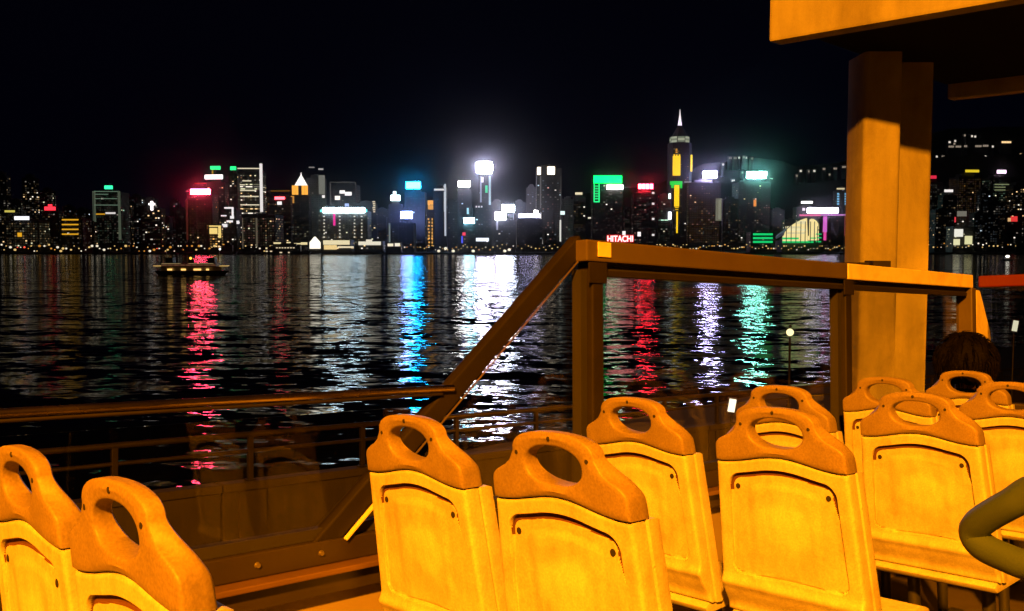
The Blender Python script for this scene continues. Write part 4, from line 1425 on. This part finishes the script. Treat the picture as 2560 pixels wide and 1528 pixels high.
def street_lamp(t, p, h_bus, power, label, arm=1.8, left_arm=True):
    base = B(t, p, ROAD_H + .13)
    o = thing('street_lamp', label, 'street lamp', base, 'sodium lamps along the road')
    top = B(t, p, h_bus)
    hh = top.z - base.z + .25
    d = Vector((left.x, left.y, 0)) * arm
    MB().tube([(0, 0, 0), (0, 0, hh * .5), (0, 0, hh - .4), tuple(d * .25 + Vector((0, 0, hh - .05))), tuple(d + Vector((0, 0, hh)))], [.11, .09, .07, .06, .05], 10).build('pole', M['galv'], o, smooth=50)
    MB().box(-.38, .38, -.17, .17, 0, .16, M=Matrix.Translation(d + Vector((0, 0, hh - .02))) @ Matrix.Rotation(math.atan2(d.y, d.x), 4, 'Z')).build('lamp_head', M['galv'], o, bevel=.03)
    MB().box(-.26, .26, -.11, .11, -.03, -.005, M=Matrix.Translation(d + Vector((0, 0, hh - .02))) @ Matrix.Rotation(math.atan2(d.y, d.x), 4, 'Z')).build('lens', emat('sodium_lens', SODIUM, 60, False), o)
    li = bpy.data.lights.new('sodium_light', 'POINT')
    li.energy = power
    li.color = SODIUM
    li.shadow_soft_size = 0.3
    lo_ = bpy.data.objects.new('sodium_light', li)
    COL.objects.link(lo_)
    lo_.parent = o
    lo_.location = d + Vector((0, 0, hh - .22))
    return o


street_lamp(-6.5, -6.2, 6.2, 44000, 'sodium street lamp on the pavement behind the bus')
street_lamp(18.5, -6.2, 6.2, 20000, 'sodium street lamp on the pavement ahead of the bus')

# lamp with a round globe on the quay, seen through the glass
pl = thing('globe_lamp', 'round white globe lamp on a dark post by the water, seen through the side glass', 'lamp')
p = at(1975, 831, 40)
pl.location = (p.x, 40, 0.5)
MB().tube([(0, 0, 0), (0, 0, .5), (0, 0, p.z - 0.5 - .2)], [.09, .05, .045], 10).build('post', M['pole'], pl)
MB().tube([(0, 0, 0), (0, 0, .35)], [.16, .12], 10).build('base', M['pole'], pl)
MB().sphere((0, 0, p.z - 0.5), .16, 16, 10).build('globe', emat('globe_glow', (1.0, 0.86, 0.42), 2.2, True), pl, smooth=60)
MB().tube([(0, 0, p.z - 0.5 + .22), (0, 0, p.z - 0.5 + .34)], [.10, .03], 10).build('cap', M['pole'], pl)
# two glowing panels on posts, added to stand in for glass reflections
for (px, py, Y, w_, h_, lab) in ((1830, 1014, 17.0, .12, .24, 'small white lit sign on a post behind the third-row window seat'), (2538, 815, 24.0, .12, .28, 'small white lit sign seen through the bus front glass')):
    s_ = thing('lit_sign', lab, 'sign')
    p = at(px, py, Y)
    s_.location = (p.x, p.y, p.z - 2.2)
    TM = Matrix.Translation((0, 0, 2.2)) @ Matrix.Rotation(R(9), 4, 'Y') @ Matrix.Translation((0, 0, -2.2))
    MB().box(-w_ / 2, w_ / 2, -.02, .02, 2.2 - h_ / 2, 2.2 + h_ / 2, M=TM).build('lit_face', emat('sign_white', (1, .92, .66), 2.2, True), s_)
    MB().box(-w_ / 2 - .02, w_ / 2 + .02, .021, .07, 2.2 - h_ / 2 - .02, 2.2 + h_ / 2 + .02, M=TM).build('sign_case', M['dark'], s_)
    MB().tube([(0, .06, -.6), (0, .06, 2.0)], .016, 8).build('post', M['pole'], s_)

# ------------------------------------------------------------------ the open-top bus
bus = thing('open_top_bus', 'upper deck of an open-top bus with a glazed side and railings', 'bus', mtx=MBUS)
FLOOR_H = -1.25
PW = 2.12


def part(mb, name, mats, label=None, parent=None, **kw):
    o = mb.build(name, mats, parent or bus, **kw)
    if label:
        o['label'] = label
    return o


T0, T1, T2 = 2.262, 3.975, 5.42      # posts and the front corner
part(MB().box(-4, 5.6, -.46, 2.17, FLOOR_H - .08, FLOOR_H), 'floor', M['floor'])
# side wall under the glass: lining, ledge, bolted sill
part(MB().box(-4, 5.5, PW + .02, PW + .07, FLOOR_H, -.69), 'side_lining', M['lining'])
part(MB().box(-4, 5.5, PW - .02, PW + .07, -.689, -.636), 'lower_panel', M['sill'])
part(MB().box(-4, 5.5, PW - .05, PW + .068, -.635, -.619), 'ledge', mat('ledge_metal', (0.12, 0.07, 0.04), .4, .3), bevel=.004)
part(MB().box(-4, 5.5, PW + .0, PW + .066, -.618, -.556), 'sill', M['sill'], bevel=.004)
part(MB().box(-4, 5.5, PW + .02, PW + .06, -.555, -.527), 'gasket', M['gasket'])
bme = MB().tube([(0, .004, 0), (0, -.004, 0)], [.0085, .006], 10).mesh('bolt', M['bolt'], smooth=40)
tt = -3.6
while tt < 4.8:
    link('bolt', bme, bus, mtx=Matrix.Translation((tt, PW - .003, -.586)))
    tt += .18
# outside skin of the bus below the deck
part(MB().box(-6, 5.6, PW + .075, PW + .115, -3.2, -.60), 'side_skin', M['red'])
part(MB().box(-6, 5.6, -.50, -.465, -3.2, -.60), 'side_skin', M['red'])
# lower rail behind the slanted post
part(MB().tube([(-4, PW, -.168), (1.70, PW, -.176)], .0105, 14), 'lower_rail', M['tube'], smooth=50)
part(MB().tube([(-4, PW, -.1835), (1.66, PW, -.1915)], .005, 10), 'glass_clip', M['frame'], smooth=50)
# slanted post from the sill to the top rail
sl0, sl1 = Vector((1.31, 0, -.545)), Vector((T0 + .01, 0, .285))
dv = (sl1 - sl0).normalized()
nv = Vector((dv.z, 0, -dv.x))
sp = MB()
def slab(mb, o0, o1, y0, y1, a=sl0, b=sl1, m=0):
    pts = [a + nv * o0, a + nv * o1, b + nv * o1, b + nv * o0]
    return mb.prism([(p_.x, p_.z) for p_ in pts], y0, y1, 'y', m)
part(slab(MB(), -.035, .022, PW + .006, PW + .05, a=sl0 - dv * .06), 'slanted_post', M['frame'], bevel=.005)
part(slab(MB(), .0225, .028, PW - .012, PW + .004, a=sl0 + dv * .005, b=sl0 + dv * .26), 'edge_trim', M['rail_bright'], bevel=.001)  # lower stretch of the trim coloured as lamplit
part(slab(MB(),   .0225, .0245, PW - .004, PW + .004, a=sl0 + dv * .265, b=sl1), 'edge_trim', M['rail'])
# top rail: front length coloured as if under brighter lamplight
part(MB().box(T0 - .03, T1 + .01, PW - .045, PW + .045, .222, .294), 'top_rail', M['rail'], bevel=.006)
part(MB().box(T1 + .012, T2, PW - .046, PW + .046, .221, .295), 'top_rail', M['rail_bright'], label='pale front length of the top rail', bevel=.006)
part(MB().box(T0 + .02, T0 + .085, PW - .050, PW - .0455, .238, .288), 'corner_cap', M['rail_bright'], bevel=.002)
part(MB().box(T0 + .05, T2 - .05, PW - .018, PW + .03, .196, .221), 'glazing_bar', M['gasket'])
part(MB().box(T0 + .05, T2 - .05, PW - .030, PW + .03, .176, .195), 'glazing_bar', M['frame'])
for ta in (T0, T1):
    part(MB().box(ta + .008, ta + .062, PW - .035, PW + .035, -.526, .221), 'post', M['frame'], bevel=.006)
    part(MB().box(ta - .024, ta + .006, PW - .01, PW + .03, -.526, .195), 'post_gasket', M['gasket'])
part(MB().box(T2 - .03, T2 + .03, PW - .05, PW + .04, -.526, .221), 'corner_post', M['rail'], bevel=.006)
part(MB().prism([(T2 + .031, -.15), (T2 + .24, -.15), (T2 + .22, -.02), (T2 + .08, .21), (T2 + .031, .21)], PW - .05, PW + .03, 'y'), 'corner_gusset', M['rail_bright'])
# welded joints and fixing screws on the rails
for ta in (T0 + .03, T1 + .03):
    part(MB().box(ta - .045, ta + .045, PW - .040, PW - .0352, .150, .2205), 'weld_plate', M['frame'], bevel=.002)
# panes
gy0, gy1 = PW + .024, PW + .032


def pane(poly, name='glass_pane'):
    return part(MB().prism(poly, gy0, gy1, 'y'), name, M['glass'])


pane([(T0 + .071, -.526), (T1 - .036, -.526), (T1 - .036, .175), (T0 + .071, .175)])
pane([(T1 + .071, -.526), (T2 - .031, -.526), (T2 - .031, .175), (T1 + .071, .175)])
pane([(sl0.x + .12, -.526), (T0 - .036, -.526), (T0 - .036, .16)])
pane([(-1.2, -.526), (sl0.x - .06, -.526), (1.62, -.225), (-1.2, -.225)])
pane([(-3.4, -.526), (-1.22, -.526), (-1.22, -.225), (-3.4, -.225)])
# front of the upper deck
part(MB().box(T2 + .03, T2 + .12, -.46, PW - .06, .225, .290), 'front_header', M['red'], bevel=.008)
part(MB().box(T2 + .04, T2 + .10, -.46, PW - .055, FLOOR_H, -.42), 'front_panel', M['dark'], bevel=.01)
part(MB().box(T2 + .065, T2 + .073, -.44, PW - .12, -.415, .222), 'front_glass', M['screen'])
wr = []
x0_, x1_, z0_, z1_, r_ = .35, 1.42, -.36, .16, .13
for (cx_, cz_, a0) in ((x1_ - r_, z1_ - r_, 0), (x0_ + r_, z1_ - r_, 90), (x0_ + r_, z0_ + r_, 180), (x1_ - r_, z0_ + r_, 270)):
    for k in range(7):
        a_ = R(a0 + 15 * k)
        wr.append((T2 + .05, cx_ + r_ * math.cos(a_), cz_ + r_ * math.sin(a_)))
part(MB().tube(wr, .014, 8, closed=True), 'window_surround', M['gasket'], smooth=50)
# padded guard rail near the stairs, lower right
gp = [at(2620, 1215, 1.14), at(2530, 1258, 1.18), at(2462, 1297, 1.22), at(2437, 1322, 1.24), at(2440, 1348, 1.24), at(2470, 1374, 1.22), at(2540, 1405, 1.18), at(2620, 1436, 1.14)]
IB = MBUS.inverted()
gp = [IB @ p_ for p_ in gp]


def spline(P, n=6):
    out = []
    for i in range(len(P) - 1):
        p0_, p1_, p2_, p3_ = P[max(i - 1, 0)], P[i], P[i + 1], P[min(i + 2, len(P) - 1)]
        for k in range(n):
            u = k / n
            out.append(0.5 * ((2 * p1_) + (p2_ - p0_) * u + (2 * p0_ - 5 * p1_ + 4 * p2_ - p3_) * u * u + (3 * p1_ - p0_ - 3 * p2_ + p3_) * u ** 3))
    out.append(P[-1])
    return out


e0, e1 = gp[0], gp[-1]
gp = [e0 + Vector((-.05, -.12, .02))] + gp + [e1 + Vector((-.05, -.12, -.04)), e1 + Vector((-.06, -.16, -.35)), Vector((e1.x - .06, e1.y - .16, FLOOR_H))]
part(MB().tube(spline(gp), .0195, 16), 'guard_rail', M['guard'], label='padded olive grab rail bent like a hairpin', smooth=60)
gb = IB @ at(2490, 1430, 1.38)
part(MB().box(gb.x - .1, gb.x + .5, gb.y - .36, gb.y - .33, FLOOR_H, gb.z - .02), 'stair_panel', M['dark'], bevel=.01)  # dark panel added to throw a shadow below the grab rail

# ------------------------------------------------------------------ seats
def zt(y, hw):
    u = max(-1, min(1, y / hw))
    return .890 + .024 * (math.cos(math.pi * u / 2) ** 2) ** 1.15


LEAN = math.tan(R(9))


def sx(z):
    return (1.05 - z) * LEAN


def half_w(z):
    k = max(0, (.93 - z) / .47)
    return .199 + .026 * k


def smooth(a, b, x):
    k = max(0, min(1, (x - a) / (b - a)))
    return k * k * (3 - 2 * k)


def back_depth(y, z, hw, ztop, zbot):
    """relief of the seat back, metres towards the rider behind"""
    zz = z - (ztop - .920) * smooth(.55, .80, z)
    cz, hz, hwp, r = (.887 + .575) / 2, (.887 - .575) / 2, hw - .038, .034
    qx, qz = abs(y) - hwp + r, abs(zz - cz) - hz + r
    sd = math.hypot(max(qx, 0), max(qz, 0)) + min(max(qx, qz), 0) - r
    topness = smooth(.775, .85, zz)
    gw = .0021 + .0060 * topness
    gd = .011 + .003 * topness
    inner = -.0065 * (1 - smooth(-gw - .004, -gw + .002, sd))
    groove = -gd * (1 - smooth(gw * .6, gw, abs(sd + gw)))
    d = min(inner, groove)
    if sd < -.012:
        d += .0035 * math.exp(-((y / .060) ** 2 + ((zz - .735) / .042) ** 2))
        d += .0035 * smooth(.115, .085, abs(y)) * smooth(.855, .83, zz) * smooth(.60, .66, zz)
    # rolled lip and under-shell at the bottom
    d += .012 * math.exp(-((zz - .545) / .016) ** 2) - .020 * smooth(.525, .470, zz)
    # rounded outline
    e = min(hw - abs(y), ztop - z, z - zbot)
    rr = .009
    if e < rr:
        d -= rr - math.sqrt(max(0, rr * rr - (rr - e) ** 2))
    return d


ZB = .455
def shell_mesh():
    ys = [-1, -.992, -.98, -.965, -.94] + [-.915 + .004 * i for i in range(55)] + [-.69 + 1.38 * i / 56 for i in range(57)] + [.699 + .004 * i for i in range(55)] + [.94, .965, .98, .992, 1]
    vs = [0, .006, .014, .024, .034] + [.045 + .745 * i / 70 for i in range(71)] + [.792 + .0022 * i for i in range(64)] + [.94 + .004 * i for i in range(11)] + [.985, .993, 1]
    mb = MB()
    nu, nv = len(ys), len(vs)
    GROOVE = []
    for v_ in vs:
        for u in ys:
            ztop = zt(u, 1.0)
            z = ZB + (ztop - ZB) * v_
            hw = half_w(z)
            y = u * hw
            dd = back_depth(y, z, hw, ztop, ZB)
            zz = z - (ztop - .92) * smooth(.55, .80, z)
            GROOVE.append(dd if (zz > .838 or (y < 0 and zz > .62)) and abs(y) < hw - .02 else 0)  # top slot, plus shade painted into the right-hand groove only
            mb.v.append((sx(z) - dd, y, z))
    for j in range(nv - 1):
        for i in range(nu - 1):
            a_ = j * nu + i
            mb.f.append((a_, a_ + nu, a_ + nu + 1, a_ + 1))
            mb.m.append(1 if sum(GROOVE[k] for k in (a_, a_ + 1, a_ + nu, a_ + nu + 1)) / 4 < -.0085 else 0)
    # perimeter going forward
    per = [i for i in range(nu)] + [j * nu + nu - 1 for j in range(1, nv)] + [(nv - 1) * nu + i for i in range(nu - 2, -1, -1)] + [j * nu for j in range(nv - 2, 0, -1)]
    base = [mb.v[i] for i in per]
    rings = [per]
    for (dx, out_) in ((.020, .0), (.034, -.001), (.0345, -.006), (.039, -.006), (.040, .002), (.062, .003), (.078, -.002), (.083, -.012)):
        o_ = len(mb.v)
        for (x, y, z) in base:
            k = (abs(y) + out_) / max(abs(y), 1e-6) if abs(y) > .05 else 1
            zz = z + (out_ if z > .8 else (-out_ if z < ZB + .01 else 0))
            mb.v.append((sx(z) + .009 + dx, y * k, zz))
        rings.append(list(range(o_, o_ + len(base))))
    n = len(per)
    for a_, b_ in zip(rings, rings[1:]):
        for k in range(n):
            mb.f.append((a_[k], a_[(k + 1) % n], b_[(k + 1) % n], b_[k]))
            mb.m.append(0)
    # front face
    mb.f.append(tuple(rings[-1]))
    mb.m.append(0)
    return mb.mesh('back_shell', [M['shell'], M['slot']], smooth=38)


def cap_mesh():
    """headrest cap with the oval hand hole"""
    def outline(front):
        hw = .2005
        pts = []
        n = 20
        for k in range(n + 1):           # bottom, left to right (y from +hw to -hw)
            y = hw - 2 * hw * k / n
            pts.append((y, zt(y, hw) + .0015))
        if front:
            side = [(-.1995, .915), (-.196, .941), (-.178, .966), (-.150, .988), (-.134, 1.000)]
        else:
            side = [(-.2005, .912), (-.200, .934), (-.194, .948), (-.178, .958), (-.155, .968), (-.137, .980), (-.127, .994)]
        arch = []
        aw = .125 if front else .121
        z0 = 1.008 if front else 1.003
        for k in range(21):
            a_ = math.pi * k / 20
            ca, sa = math.cos(a_), math.sin(a_)
            arch.append((-aw * (abs(ca) ** .82) * (1 if ca > 0 else -1), z0 + (1.05 - z0) * abs(sa) ** .80))
        return pts + side + arch + [(-y, z) for y, z in side[::-1]]

    def resample(poly, NS, c):
        """cast rays from the centre"""
        res = []
        n = len(poly)
        for k in range(NS):
            a_ = 2 * math.pi * k / NS
            dx, dz = math.cos(a_), math.sin(a_)
            best = None
            for i in range(n):
                x1, z1_ = poly[i][0] - c[0], poly[i][1] - c[1]
                x2, z2_ = poly[(i + 1) % n][0] - c[0], poly[(i + 1) % n][1] - c[1]
                den = dx * (z2_ - z1_) - dz * (x2 - x1)
                if abs(den) < 1e-12:
                    continue
                t_ = (x1 * (z2_ - z1_) - z1_ * (x2 - x1)) / den
                s_ = (x1 * dz - z1_ * dx) / den
                if t_ > 0 and -1e-6 <= s_ <= 1 + 1e-6:
                    if best is None or t_ > best:
                        best = t_
            res.append((c[0] + dx * best, c[1] + dz * best))
        return res
    c = (0, .981)
    NS = 168
    ob, of = resample(outline(False), NS, c), resample(outline(True), NS, c)
    hb = []
    for k in range(NS):
        a_ = 2 * math.pi * k / NS
        dx, dz = math.cos(a_), math.sin(a_)
        A_, B_ = .083, .0405
        p_ = 2.25
        rr = 1 / ((abs(dx) / A_) ** p_ + (abs(dz) / B_) ** p_) ** (1 / p_)
        hb.append((dx * rr, c[1] + dz * rr))
    mb = MB()
    rings = []

    def ring(f_):
        o_ = len(mb.v)
        for k in range(NS):
            y, z, x = f_(k)
            mb.v.append((x, y, z))
        rings.append(list(range(o_, o_ + NS)))

    def lerp(a_, b_, t_):
        return (a_[0] + (b_[0] - a_[0]) * t_, a_[1] + (b_[1] - a_[1]) * t_)

    def width(k):
        return math.hypot(ob[k][0] - hb[k][0], ob[k][1] - hb[k][1])
    XB = -.004

    def XFZ(z):                      # thick where it sits on the shell, slimmer at the grip
        return .064 - .030 * smooth(.925, 1.005, z)
           # back and front faces relative to the leaning plane
    # from the hole's mid line over the back face to the outer edge and round to the front
    prof = [(.0, .5), (.0, .12), (.06, .05), (.16, .012), (.32, .0)]
    for (t_, d_) in prof:
        def fn(k, t_=t_, d_=d_):
            w_ = width(k)
            r_ = min(.012, w_ * .45)
            e_ = t_ / .32 * r_
            y, z = lerp(hb[k], ob[k], min(1, e_ / w_))
            x = sx(z) + XB + (XFZ(z) - XB) * d_ * (1 if d_ > .2 else .9)
            return y, z, x
        ring(fn)
    for t_ in (.25, .5, .75):
        def fn(k, t_=t_):
            w_ = width(k)
            r_ = min(.012, w_ * .45)
            ro = min(.010, w_ * .42)
            e_ = r_ + (w_ - r_ - ro) * t_
            y, z = lerp(hb[k], ob[k], e_ / w_)
            return y, z, sx(z) + XB - .0015 * math.sin(math.pi * t_)
        ring(fn)
    for (t_, d_) in ((1, 0), (.5, .02), (.18, .05), (0, .11)):
        def fn(k, t_=t_, d_=d_):
            w_ = width(k)
            ro = min(.010, w_ * .42)
            y, z = lerp(hb[k], ob[k], (w_ - ro * t_) / w_)
            return y, z, sx(z) + XB + (XFZ(z) - XB) * d_
        ring(fn)
    for d_ in (.35, .62, .85):
        def fn(k, d_=d_):
            y, z = lerp(ob[k], of[k], smooth(.1, .8, d_))
            return y, z, sx(z) + XB + (XFZ(z) - XB) * d_
        ring(fn)
    for (t_, d_) in ((.004, .94), (.012, .99), (.02, 1.0)):
        def fn(k, t_=t_, d_=d_):
            w_ = math.hypot(of[k][0] - hb[k][0], of[k][1] - hb[k][1])
            y, z = lerp(of[k], hb[k], min(.45, t_ / w_))
            return y, z, sx(z) + XB + (XFZ(z) - XB) * d_
        ring(fn)
    for (t_, d_) in ((.5, 1.0), (.92, 1.0), (1.0, .9)):
        def fn(k, t_=t_, d_=d_):
            y, z = lerp(of[k], hb[k], t_)
            return y, z, sx(z) + XB + (XFZ(z) - XB) * d_
        ring(fn)
    rings.append(rings[0])
    for a_, b_ in zip(rings, rings[1:]):
        for k in range(NS):
            mb.f.append((a_[k], a_[(k + 1) % NS], b_[(k + 1) % NS], b_[k]))
            mb.m.append(0)
    return mb.mesh('headrest_cap', M['cap'], smooth=42)


shell_me, cap_me = shell_mesh(), cap_mesh()
screw_me = MB().tube([(-.0008, 0, 0), (.004, 0, 0)], [.0075, .0075], 12).mesh('screw', M['hole'])
bolt_me = MB().tube([(-.0016, 0, 0), (.002, 0, 0)], [.0046, .0050], 12).mesh('screw', M['hole'])
pan = MB()
pan.prism([(.10, .44), (.16, .475), (.42, .490), (.47, .475), (.48, .45), (.44, .435), (.12, .42)], -.215, .215, 'y')
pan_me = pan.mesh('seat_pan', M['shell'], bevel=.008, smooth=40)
leg_me = MB().tube([(.28, 0, 0.0), (.28, 0, .02), (.26, 0, .435)], [.045, .022, .022], 10).mesh('leg', M['steel'], smooth=40)
foot_me = MB().box(.12, .44, -.03, .03, 0, .012).mesh('foot', M['steel'])


def make_seat(label):
    s_ = thing('bus_seat', label, 'seat', group='moulded plastic bus seats')
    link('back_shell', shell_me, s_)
    link('headrest_cap', cap_me, s_)
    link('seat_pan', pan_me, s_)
    for sy in (-1, 1):
        lg = link('leg', leg_me, s_, mtx=Matrix.Translation((0, sy * .13, 0)))
        link('foot', foot_me, lg)
        z = .824
        link('screw', screw_me, s_, mtx=Matrix.Translation((sx(z) + .0060, sy * .139, z)))
        z = 1.0
        link('screw', bolt_me, s_, mtx=Matrix.Translation((sx(z) - .0045, sy * .104, z)))
    z = 1.0365
    link('screw', bolt_me, s_, mtx=Matrix.Translation((sx(z) - .0042, 0, z)))
    return s_


def copy_tree(o, parent=None):
    c_ = o.copy()
    COL.objects.link(c_)
    if parent is not None:
        c_.parent = parent
    for ch_ in list(o.children):
        copy_tree(ch_, c_)
    return c_


HTOP = -.211
SEATS = [
    (0.463, 1.829, 'window-side seat of the nearest row, cut by the left edge of the view'),
    (0.463, 1.332, 'aisle-side seat of the nearest row, its big handle at the lower left'),
    (1.339, 1.829, 'window-side seat of the second row, in front of the foot of the slanted post'),
    (1.339, 1.332, 'aisle-side seat of the second row, lowest full seat in the middle'),
    (2.167, 1.829, 'window-side seat of the third row, half hidden behind the second-row aisle seat'),
    (2.167, 1.332, 'aisle-side seat of the third row, its whole back panel showing'),
    (2.999, 1.829, 'window-side seat of the fourth row, seen through the hole of the third-row handle'),
    (2.999, 1.332, 'aisle-side seat of the fourth row, its right side shaded behind the olive grab rail'),
    (3.822, 1.829, 'window-side seat of the fifth row, in front of the concrete column'),
    (3.822, 1.332, 'aisle-side seat of the fifth row, cut by the right edge of the view'),
    (4.660, 1.829, 'front-row seat with the dark-haired passenger sitting in it'),
]
proto = None
for (t_, p_, lab) in SEATS:
    if proto is None:
        proto = s_ = make_seat(lab)
    else:
        s_ = copy_tree(proto)
        s_['label'] = lab
    s_.matrix_world = MBUS @ Matrix.Translation((t_ - (.022 if t_ > .6 else .008), p_, HTOP - 1.05)) @ Matrix.Diagonal((1 if t_ > .6 else .8, .962 if t_ > .6 else .90, 1, 1)) @ Matrix.Rotation(R(random.uniform(-.8, .8) + (0 if t_ > .6 else 4)), 4, 'Z')

# ------------------------------------------------------------------ passenger in the front row, seen from behind
pr = thing('person', 'passenger with bushy dark hair in a black jacket, seated in the front row', 'person', mtx=MBUS @ Matrix.Translation((4.77, 1.90, FLOOR_H - .09)))


def skin_body(name, pts, edges, mat_, root=0, parent=None, sub=2):
    me = bpy.data.meshes.new(name)
    me.from_pydata([p_[:3] for p_ in pts], edges, [])
    o = bpy.data.objects.new(name, me)
    COL.objects.link(o)
    if parent:
        o.parent = parent
    md = o.modifiers.new('skin', 'SKIN')
    md.use_smooth_shade = True
    for i, p_ in enumerate(pts):
        sv = me.skin_vertices[0].data[i]
        sv.radius = (p_[3], p_[4] if len(p_) > 4 else p_[3])
        sv.use_root = (i == root)
    sb_ = o.modifiers.new('sub', 'SUBSURF')
    sb_.levels = sb_.render_levels = sub
    me.materials.append(mat_)
    return o


body = [(.12, 0, .50, .12, .15), (.10, 0, .66, .11, .15), (.08, 0, .82, .11, .17), (.07, 0, .93, .09, .15), (.075, 0, 1.00, .052), (.085, 0, 1.06, .050),
        (.07, .17, .93, .062), (.10, .24, .75, .048), (.30, .20, .62, .038), (.36, .19, .60, .032),
        (.07, -.17, .93, .062), (.10, -.24, .75, .048), (.30, -.20, .62, .038), (.36, -.19, .60, .032),
        (.34, .10, .53, .078), (.55, .11, .52, .06), (.56, .11, .28, .05), (.55, .11, .06, .04), (.66, .12, .04, .036),
        (.34, -.10, .53, .078), (.55, -.11, .52, .06), (.56, -.11, .28, .05), (.55, -.11, .06, .04), (.66, -.12, .04, .036)]
be = [(0, 1), (1, 2), (2, 3), (3, 4), (4, 5), (3, 6), (6, 7), (7, 8), (8, 9), (3, 10), (10, 11), (11, 12), (12, 13), (0, 14), (14, 15), (15, 16), (16, 17), (17, 18), (0, 19), (19, 20), (20, 21), (21, 22), (22, 23)]
skin_body('clothed_body', body, be, M['cloth'], 0, pr)
hd = MB()
HC = Vector((.10, 0, 1.155))
nu, nv_ = 28, 20
for j in range(nv_ + 1):
    a_ = math.pi * j / nv_
    for i in range(nu):
        b_ = 2 * math.pi * i / nu
        x, y, z = math.sin(a_) * math.cos(b_), math.sin(a_) * math.sin(b_), math.cos(a_)
        x *= .096
        y *= .078 * (1 - .18 * max(0, -z))
        z *= .118
        if x > .05 and abs(y) < .022:                       # nose, lips and chin in front
            k = 1 - abs(y) / .022
            x += .024 * k * math.exp(-((z + .022) / .02) ** 2) + .008 * k * math.exp(-((z + .062) / .01) ** 2) + .010 * k * math.exp(-((z + .10) / .02) ** 2)
        if x > .05:
            x -= .010 * math.exp(-((abs(y) - .032) / .014) ** 2 - ((z - .005) / .014) ** 2)
        hd.v.append((HC.x + x, y, HC.z + z))
for j in range(nv_):
    for i in range(nu):
        hd.f.append((j * nu + i, j * nu + (i + 1) % nu, (j + 1) * nu + (i + 1) % nu, (j + 1) * nu + i))
        hd.m.append(0)
hd.tube([(HC.x - .015, 0, .99), (HC.x - .012, 0, 1.08)], [.055, .052], 14)
head = hd.build('head', M['skin'], pr, smooth=60)
for sy in (-1, 1):
    MB().sphere((HC.x, sy * .078, HC.z - .015), .03, 10, 8, sx=.75, sy=.35, sz=1.05).build('ear', M['skin'], head, smooth=60)
    MB().sphere((HC.x + .083, sy * .032, HC.z + .005), .012, 10, 8).build('eye', emat('eye_white', (0, 0, 0), 0, False), head, smooth=60)
hr = random.Random(8)
ha = MB()
nu, nv_ = 40, 22
for j in range(nv_ + 1):
    a_ = math.pi * .78 * j / nv_
    for i in range(nu):
        b_ = 2 * math.pi * i / nu
        x, y, z = math.sin(a_) * math.cos(b_), math.sin(a_) * math.sin(b_), math.cos(a_)
        k = 1 + .07 * math.sin(7 * b_ + 3 * a_) * math.sin(a_) + hr.uniform(-.035, .035)
        fr_ = smooth(.1, .75, x)                    # open towards the face
        k *= 1 - .28 * fr_ * smooth(.5, -.1, z)
        ha.v.append((HC.x - .012 + x * .128 * k, y * .140 * k, HC.z + .012 + z * .146 * k))
for j in range(nv_):
    for i in range(nu):
        ha.f.append((j * nu + i, j * nu + (i + 1) % nu, (j + 1) * nu + (i + 1) % nu, (j + 1) * nu + i))
        ha.m.append(0)
for k in range(420):                                 # loose strands
    a_ = math.acos(hr.uniform(-.75, 1))
    b_ = hr.uniform(.9, 2 * math.pi - .9)
    n_ = Vector((math.sin(a_) * math.cos(b_), math.sin(a_) * math.sin(b_), math.cos(a_)))
    p_ = Vector((HC.x - .012 + n_.x * .125, n_.y * .137, HC.z + .012 + n_.z * .143))
    tg = Vector((hr.uniform(-.3, .3), hr.uniform(-.3, .3), -1)).cross(n_).cross(n_).normalized() * -1
    q1 = p_ + n_ * .010 + tg * .02
    q2 = p_ + n_ * .013 + tg * .055 + Vector((0, 0, -.008))
    ha.tube([p_, q1, q2], [.0022, .002, .0006], 4, caps=False)
ha.build('hair', M['hair'], pr, smooth=60, fix=False)

# fit the lettering to its board
fo, xa, xb, hh = FO_FIT
bpy.context.view_layer.update()
dm = fo.dimensions
fo.scale = (fo.scale[0] * (xb - xa) / max(dm.x, .01), fo.scale[1] * hh / max(dm.y, .01), 1)
bpy.context.view_layer.update()
lme = bpy.data.meshes.new_from_object(fo.evaluated_get(bpy.context.evaluated_depsgraph_get()))
lo2 = link('sign_lettering', lme, fo.parent)
lo2.matrix_local = fo.matrix_local.copy()
bpy.data.objects.remove(fo)
lo2.name = 'sign_lettering'
for o in COL.objects:
    for k in ('_w', '_d', '_h', '_y'):
        if k in o:
            del o[k]
